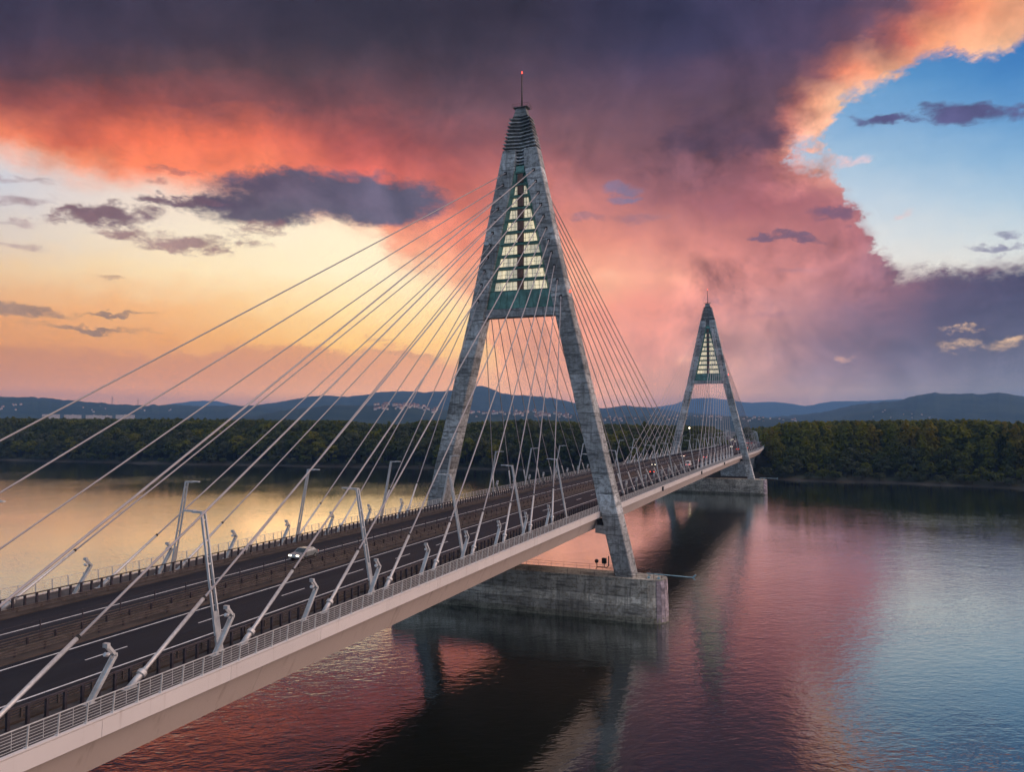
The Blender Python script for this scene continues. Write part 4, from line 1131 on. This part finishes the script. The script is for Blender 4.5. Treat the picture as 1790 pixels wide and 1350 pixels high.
# ------------------------------------------------------------------ trees
def leaf_mat(name, c1, c2, dark):
    M = bpy.data.materials.new(name); M.use_nodes = True
    t = M.node_tree; g = G(t); b = t.nodes['Principled BSDF']; b.inputs['Roughness'].default_value = 0.75; b.inputs['Specular IOR Level'].default_value = 0.2
    oi = g.new('ShaderNodeObjectInfo'); r = X(g, oi.outputs['Random'])
    geo = g.new('ShaderNodeNewGeometry'); Pn = X(g, geo.outputs['Position'])
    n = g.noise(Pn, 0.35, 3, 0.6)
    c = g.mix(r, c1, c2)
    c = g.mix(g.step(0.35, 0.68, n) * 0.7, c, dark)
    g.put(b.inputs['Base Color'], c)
    tr = g.new('ShaderNodeBsdfTranslucent'); g.put(tr.inputs[0], c)
    mx = g.new('ShaderNodeMixShader'); mx.inputs[0].default_value = 0.45
    t.links.new(b.outputs[0], mx.inputs[1]); t.links.new(tr.outputs[0], mx.inputs[2])
    t.links.new(mx.outputs[0], t.nodes['Material Output'].inputs[0])
    return M
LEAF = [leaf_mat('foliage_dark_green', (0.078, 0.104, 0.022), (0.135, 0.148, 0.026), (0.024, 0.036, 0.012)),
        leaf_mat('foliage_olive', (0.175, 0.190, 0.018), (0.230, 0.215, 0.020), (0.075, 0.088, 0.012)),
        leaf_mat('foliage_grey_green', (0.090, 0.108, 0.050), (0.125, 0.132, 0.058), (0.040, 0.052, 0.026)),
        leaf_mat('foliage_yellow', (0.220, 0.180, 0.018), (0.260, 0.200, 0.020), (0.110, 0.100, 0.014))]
M_BARK = mat('bark', (0.07, 0.055, 0.042), 0.9, var=0.4, vscale=1.0)

def crown_mesh(name, lobes, nq, qs, m_):
    """leaf-clump quads scattered through overlapping lobes"""
    w = np.array([l[3] * l[4] * 1.0 for l in lobes]); w = w / w.sum()
    k = rng.choice(len(lobes), nq, p=w)
    d = rng.normal(size=(nq, 3)); d /= np.linalg.norm(d, axis=1)[:, None]
    d[:, 2] = np.where(d[:, 2] < -0.45, -d[:, 2], d[:, 2])
    rad = rng.uniform(0.55, 1.06, nq) ** 0.7
    Lb = np.array(lobes)
    c = Lb[k, :3] + d * rad[:, None] * Lb[k][:, [3, 3, 4]]
    nrm = d + np.array([0, 0, 0.25]) + rng.normal(scale=0.32, size=(nq, 3)); nrm /= np.linalg.norm(nrm, axis=1)[:, None]
    a = np.cross(nrm, rng.normal(size=(nq, 3))); a /= np.linalg.norm(a, axis=1)[:, None]
    b = np.cross(nrm, a)
    s = qs * rng.uniform(0.6, 1.35, nq)[:, None]
    a *= s; b *= s * 0.8
    v = np.stack([c - a * 0.9 - b * 0.5, c + a * 0.3 - b, c + a, c + a * 0.1 + b, c - a + b * 0.4], axis=1).reshape(-1, 3)
    f = np.arange(nq * 5).reshape(-1, 5)
    me = bpy.data.meshes.new(name); me.from_pydata(v.tolist(), [], f.tolist()); me.materials.append(m_); me.update()
    return me
def trunk_mesh(name, H, r, lobes):
    m_ = MB(); m_.tube([(0, 0, -1), (0.2, 0.1, H * 0.3), (-0.1, 0.2, H * 0.62), (0.1, 0, H * 0.9)], [r * 1.25, r, r * 0.65, r * 0.2], 8)
    for l in lobes[:6]:
        z0 = H * random.uniform(0.22, 0.5)
        p = Vector((l[0], l[1], l[2])); m_.tube([(0, 0, z0), (p.x * 0.5, p.y * 0.5, (z0 + p.z) * 0.5 + 0.4), tuple(p)], [r * 0.5, r * 0.3, r * 0.1], 6)
    return m_.mesh(name, M_BARK, True)
TREES = []
def make_type(H, W, mi, style, nq=760):
    lobes = []
    if style == 'poplar':
        for i in range(9):
            z = H * (0.24 + 0.70 * i / 8); rr = W * (0.34 + 0.22 * math.sin(math.pi * min(1, (i + 1.2) / 9))) * (0.62 if i == 8 else 1)
            a = random.uniform(0, 6.28); o_ = W * 0.2
            lobes.append((math.cos(a) * o_, math.sin(a) * o_, z, rr, H * 0.10))
    elif style == 'round':
        for i in range(13):
            a = i * 2.4 + random.uniform(-.3, .3); t = (i + 0.5) / 13; z = H * (0.28 + 0.60 * t); ro = W * 0.42 * math.sqrt(max(0.05, 1 - (t * 1.35 - 0.42) ** 2 / 0.85))
            lobes.append((math.cos(a) * ro, math.sin(a) * ro, z, W * random.uniform(0.19, 0.27), H * random.uniform(0.09, 0.13)))
    else:                                         # low willow shrub
        for i in range(8):
            a = i * 2.4; ro = W * 0.3
            lobes.append((math.cos(a) * ro, math.sin(a) * ro, H * random.uniform(0.3, 0.72), W * random.uniform(0.2, 0.3), H * random.uniform(0.2, 0.3)))
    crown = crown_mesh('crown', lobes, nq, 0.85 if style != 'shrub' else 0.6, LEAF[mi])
    trunk = trunk_mesh('trunk', H, 0.42 if style != 'shrub' else 0.16, lobes)
    return (crown, trunk, H)
T_POP = [make_type(36, 11, mi, 'poplar', 900) for mi in (0, 1, 1, 3, 2)]
T_RND = [make_type(27, 20, mi, 'round', 1300) for mi in (0, 0, 2, 1, 2)]
T_SHR = [make_type(8, 10, mi, 'shrub', 420) for mi in (2, 0, 2)]
def clear_of_road(x, y, r=24):
    if x > 1140: return True
    yc = float(np.interp(x, _xs, _ys)); return abs(y - yc) > r
def canopy(x, y):
    """height of the wood, metres: taller away from the bank, with a dip beside the bridge"""
    return 1.0
def region(x, y):
    a = math.atan2(-(x - CAM.x) * sy * -1 - 0, 1)
    v = Vector((x, y, 0)) - CAM; u_ = 895 + FPX * v.dot(Rh) / max(1, v.dot(Fh))
    return u_
def add_tree(tp, x, y, sc, label, group, name='tree', cat='tree', sz=None):
    gz = 3.0 if name == 'tree' else 1.0
    r = tag(empty(name, (x, y, gz), random.uniform(0, 6.28)), label, cat, group)
    s3 = (sc, sc, sc * (sz or 1))
    obj('crown', tp[0], r, scale=s3); obj('trunk', tp[1], r, scale=s3)
random.seed(21)
def zone(u_):
    if u_ < 420: return ('left edge of the picture', 'A')
    if u_ < 800: return ('left of the front pylon', 'B')
    if u_ < 1180: return ('between the two pylons', 'C')
    return ('right of the rear pylon', 'D')
rows = []
ypos = -225.0
cnt = 0
for rw, (dx, stepm, kinds, smin, smax) in enumerate(((13, 10.5, 'rnd', 0.55, 0.86), (25, 9.8, 'mix', 0.78, 1.08), (39, 9.6, 'tall', 0.92, 1.1))):
    y = -230.0 + rw * 3
    while y < 815:
        d = stepm * random.uniform(0.8, 1.3) * (1.0 + max(0, y) / 2600)
        y += d; x = bank(y) + dx + random.uniform(-4, 5)
        u_ = region(x, y)
        if u_ > 1830 or u_ < -30 or not clear_of_road(x, y): continue
        right_ = u_ > 1320
        if kinds == 'rnd': tp = random.choice(T_RND)
        elif kinds == 'mix': tp = random.choice(T_RND[:3] + (T_POP[:3] if right_ else T_RND))
        else: tp = random.choice(T_POP[1:4] + T_POP[1:3] if right_ else T_RND + T_POP[:1])
        sc = random.uniform(smin, smax)
        if right_: sc *= (0.62, 0.8, 0.97)[rw]
        if not right_ and tp in T_RND: sc *= 1.10
        zt, zk = zone(u_)
        if cnt >= 298: break
        cnt += 1
        add_tree(tp, x, y, sc, '%s tree in the riverbank wood, %s' % (('low front-row', 'middle-row', 'tall back-row')[rw], zt), 'riverbank trees %s%d' % (zk, rw))
# bushes on the waterline
y = -215.0
while y < 780:
    y += random.uniform(7, 17); x = bank(y) + random.uniform(3, 7)
    u_ = region(x, y)
    if u_ > 1830 or u_ < -30 or not clear_of_road(x, y, 20): continue
    zt, zk = zone(u_)
    add_tree(random.choice(T_SHR), x, y, random.uniform(0.6, 1.25), 'low grey-green bush on the waterline, %s' % zt, 'waterline bushes ' + zk, 'bush', 'bush')

# the wood behind the front rows: one mass, many instanced trees
def build_forest():
    types = T_RND + T_POP
    pts = {i: [] for i in range(len(types))}
    r = np.random.default_rng(5)
    for _ in range(15000):
        d = 46 + (r.random() ** 1.5) * 420; y = r.uniform(-420, 1500)
        x = bank(y) + d
        if not clear_of_road(x, y, 26): continue
        u_ = region(x, y)
        if u_ < -160 or u_ > 1960: continue
        right_ = u_ > 1320
        if right_: i = int(r.choice([5, 6, 7, 6, 7, 8, 9, 0, 3], p=[.14, .19, .19, .1, .1, .08, .08, .06, .06]))
        else: i = int(r.choice([0, 1, 2, 3, 4, 5, 9], p=[.28, .24, .17, .08, .13, .06, .04]))
        # tree tops seen just above eye level; a saddle to the left of the front pylon and at the road cutting
        H = types[i][2]
        tgt = np.interp(u_, [-200, 0, 600, 640, 690, 725, 745, 770, 800, 850, 900, 1000, 1060, 1180, 1330, 1345, 1370, 1420, 1560, 1690, 1760, 1960],
                        [735, 734, 735, 740, 742, 738, 733.5, 733, 741, 736, 733.5, 735.5, 740, 742, 745, 747, 739, 737, 736, 734, 738, 741])
        dist = math.hypot(x - CAM.x, y - CAM.y)
        ztop = CAM.z + (741 - tgt) * dist / FPX
        ztop = min(ztop, 47)
        s_ = (ztop - 3.4) / H * r.uniform(0.84, 1.01)
        pts[i].append((x, y, 3.2, s_, r.uniform(0, 6.28)))
    return types, pts
def forest_object():
    types, pts = build_forest()
    # one point mesh with per-point scale, spin and kind; geometry nodes put the crowns there
    allp = [(p, i) for i in pts for p in pts[i]]
    # thin out where trees would stand inside each other
    cell = {}; keep = []
    for p, i in allp:
        k = (int(p[0] // 6.2), int(p[1] // 6.2))
        if k in cell: continue
        cell[k] = 1; keep.append((p, i))
    me = bpy.data.meshes.new('wood'); me.from_pydata([p[:3] for p, i in keep], [], [])
    for nm, tpe, vals in (('sc', 'FLOAT', [p[3] for p, i in keep]), ('rot', 'FLOAT', [p[4] for p, i in keep]), ('kind', 'INT', [i for p, i in keep])):
        at_ = me.attributes.new(nm, tpe, 'POINT'); at_.data.foreach_set('value', vals)
    o = obj('wood', me); tag(o, 'dense wood filling the island behind the riverbank trees', 'wood', None, 'stuff')
    ng = bpy.data.node_groups.new('wood_nodes', 'GeometryNodeTree')
    ng.interface.new_socket('Geometry', in_out='INPUT', socket_type='NodeSocketGeometry')
    ng.interface.new_socket('Geometry', in_out='OUTPUT', socket_type='NodeSocketGeometry')
    N = ng.nodes; Lk = ng.links
    gi = N.new('NodeGroupInput'); go = N.new('NodeGroupOutput'); jn = N.new('GeometryNodeJoinGeometry')
    def attr(nm, tp):
        a = N.new('GeometryNodeInputNamedAttribute'); a.data_type = tp; a.inputs['Name'].default_value = nm
        return a.outputs['Attribute']
    sc_ = attr('sc', 'FLOAT'); rt = attr('rot', 'FLOAT'); kd = attr('kind', 'INT')
    cx = N.new('ShaderNodeCombineXYZ'); Lk.new(rt, cx.inputs[2])
    srcs = {}
    for ob in COL.objects:
        if ob.name.startswith('crown') and ob.data.name not in srcs: srcs[ob.data.name] = ob
    for i, tp in enumerate(types):
        src = srcs.get(tp[0].name)
        if src is None: continue
        cmp_ = N.new('FunctionNodeCompare'); cmp_.data_type = 'INT'; cmp_.operation = 'EQUAL'
        Lk.new(kd, cmp_.inputs['A'] if cmp_.inputs['A'].type == 'INT' else [s for s in cmp_.inputs if s.name == 'A' and s.type == 'INT'][0])
        [s for s in cmp_.inputs if s.name == 'B' and s.type == 'INT'][0].default_value = i
        ii = N.new('GeometryNodeInstanceOnPoints'); Lk.new(gi.outputs[0], ii.inputs['Points']); Lk.new(cmp_.outputs[0], ii.inputs['Selection'])
        oi = N.new('GeometryNodeObjectInfo'); oi.inputs['Object'].default_value = src; oi.transform_space = 'ORIGINAL'
        oi.inputs['As Instance'].default_value = True
        Lk.new(oi.outputs['Geometry'], ii.inputs['Instance'])
        e2r = N.new('FunctionNodeEulerToRotation'); Lk.new(cx.outputs[0], e2r.inputs[0]); Lk.new(e2r.outputs[0], ii.inputs['Rotation'])
        Lk.new(sc_, ii.inputs['Scale']); Lk.new(ii.outputs[0], jn.inputs[0])
    Lk.new(jn.outputs[0], go.inputs[0])
    md_ = o.modifiers.new('wood_nodes', 'NODES'); md_.node_group = ng
    print('wood trees', len(keep), 'single trees', cnt)
forest_object()

# ------------------------------------------------------------------ far houses, tower blocks, power pylons
M_HW = [mat('house_cream', (0.70, 0.58, 0.52), 0.8, var=0.15, vscale=0.2), mat('house_white', (0.68, 0.60, 0.56), 0.8, var=0.15, vscale=0.2), mat('house_pink', (0.68, 0.50, 0.44), 0.8, var=0.15, vscale=0.2)]
M_ROOF = mat('red_roof_tile', (0.26, 0.13, 0.10), 0.8, var=0.3, vscale=0.3)
M_WIN = mat('dark_window', (0.05, 0.055, 0.07), 0.2, var=0.2)
hm = []
for k in range(3):
    w_, d_, h_ = 10 + k * 2, 8, 6 + k
    me1 = MB().box(-w_ / 2, w_ / 2, -d_ / 2, d_ / 2, -4, h_).mesh('wall', M_HW[k])
    me2 = MB().add([(-w_ / 2 - .6, -d_ / 2 - .6, h_), (w_ / 2 + .6, -d_ / 2 - .6, h_), (w_ / 2 + .6, d_ / 2 + .6, h_), (-w_ / 2 - .6, d_ / 2 + .6, h_), (-w_ / 2 - .6, 0, h_ + 4.5), (w_ / 2 + .6, 0, h_ + 4.5)],
                   [(0, 1, 5, 4), (2, 3, 4, 5), (0, 4, 3), (1, 2, 5), (3, 2, 1, 0)]).mesh('roof', M_ROOF)
    hm.append((me1, me2))
def hill_surface(key, u_, s_):
    pts, dist, foot = HILLS[key]
    v_ = float(np.interp(u_, [p[0] for p in pts], [p[1] for p in pts]))
    top_ = ridge_pt(u_, v_, dist); flat = Vector((top_.x - CAM.x, top_.y - CAM.y, 0)).normalized()
    p = Vector((top_.x, top_.y, 0)) - flat * foot * (1 - s_); p.z = 4.0 + (top_.z - 4) * (s_ * s_ * (3 - 2 * s_)); return p
def houses(key, u0, u1, s0, s1, n, text, grp, sc=1.0):
    for i in range(n):
        p = hill_surface(key, random.uniform(u0, u1), random.uniform(s0, s1)); k = random.randrange(3)
        r = tag(empty('house', p, random.uniform(0, 3.14)), text, 'house', grp); s_ = 1.15 * sc * random.uniform(0.8, 1.25); r.scale = (s_, s_, s_)
        obj('wall', hm[k][0], r); obj('roof', hm[k][1], r)
random.seed(5)
houses('town_left', 655, 765, 0.66, 0.97, 60, 'tiny pale house with red roof on the hill left of the front pylon', 'houses on the left hill', 1.0)
houses('town_left', 815, 1000, 0.62, 0.93, 55, 'tiny pale house with red roof on the hill between the front pylon legs', 'houses behind the front pylon')
houses('town_right', 1040, 1400, 0.55, 0.96, 70, 'tiny pale house in the town below the far mountains', 'houses behind the rear pylon', 0.7)
houses('small', 1490, 1625, 0.4, 0.8, 9, 'tiny pale house on the small hill at the right', 'houses on the right hill', 0.6)
houses('left', 0, 40, 0.5, 0.62, 9, 'tiny pale house on the ridge foot at the left edge', 'houses at the left edge', 0.8)
houses('left', 145, 330, 0.5, 0.72, 9, 'tiny pale house on the long left ridge', 'houses on the left ridge', 0.7)
# slab blocks of flats
for i, (u_, wpx, hpx, tall) in enumerate(((89, 23, 8, 'leftmost'), (127, 23, 7, 'second from the left'), (164, 22, 6.5, 'middle'), (187, 14, 5.5, 'small fourth'), (219, 27, 7, 'rightmost'))):
    D_ = 4200.0; k = D_ / FPX
    p = ridge_pt(u_, 733, D_); p.z = 4
    ang = math.atan2(p.y - CAM.y, p.x - CAM.x)
    r = tag(empty('apartment_block', p, ang), '%s of five pale slab blocks of flats above the left treetops' % tall, 'apartment block', 'slab blocks of flats')
    W_ = wpx * k; ztop = ridge_pt(u_, 733 - hpx, D_).z - 4
    MB().box(-7, 7, -W_ / 2, W_ / 2, 0, ztop).build('wall', M_HW[1], r)
    MB().box(-7.3, 7.3, -W_ / 2 - .3, W_ / 2 + .3, ztop, ztop + 0.8).build('roof', M_HW[0], r)
    MB().box(-3, 3, -4, 4, ztop + 0.8, ztop + 3.4).build('lift_house', M_HW[0], r)
    z = ztop - 2.4; wm = MB().box(-7.12, -7.0, -0.9, 0.9, 0, 1.5).mesh('window', M_WIN)
    for f in range(6):
        nwin = max(3, int(W_ / 4.2))
        for j in range(nwin):
            obj('window', wm, r, (0, -W_ / 2 + (j + 0.5) * W_ / nwin, z))
        z -= 3.0
for i, (u_, vt, vb) in enumerate(((196, 694, 704), (241, 700, 707))):
    p = hill_surface('left', u_, 1.0); D_ = 6500; H = (vb - vt) * D_ / FPX + 8
    r = tag(empty('power_pylon', p), '%s lattice power pylon on the left skyline' % ('taller' if i == 0 else 'shorter'), 'power pylon', 'power pylons')
    t = MB()
    for a in ((-1, -1), (1, -1), (1, 1), (-1, 1)): t.beam((a[0] * 4, a[1] * 4, -6), (a[0] * 0.5, a[1] * 0.5, H), 0.7, 0.7, (1, 0, 0))
    for z in np.linspace(0, H * 0.9, 7):
        w2 = 4 - 3.5 * z / H; t.beam((-w2, -w2, z), (w2, w2, z + 4), 0.5, 0.5); t.beam((w2, -w2, z), (-w2, w2, z + 4), 0.5, 0.5)
    t.build('lattice_mast', M_MAST, r)
    for f in (0.72, 0.86): MB().beam((-6, 9 * 1, H * f), (6, -9, H * f), 0.9, 0.9).build('crossarm', M_MAST, r)

# ------------------------------------------------------------------ haze
def build_haze():
    M = bpy.data.materials.new('evening_haze'); M.use_nodes = True
    t = M.node_tree; t.nodes.clear()
    out = t.nodes.new('ShaderNodeOutputMaterial'); pv = t.nodes.new('ShaderNodeVolumePrincipled')
    pv.inputs['Color'].default_value = (0.26, 0.53, 1.0, 1); pv.inputs['Density'].default_value = 0.000072
    pv.inputs['Anisotropy'].default_value = 0.0
    t.links.new(pv.outputs[0], out.inputs['Volume'])
    try: M.cycles.homogeneous_volume = True
    except Exception: pass
    o = MB().box(-2300, 17500, -6500, 13500, -8, 575).build('haze', M)
    tag(o, 'thin blue evening haze over river, wood and hills', None, None, 'stuff')
build_haze()
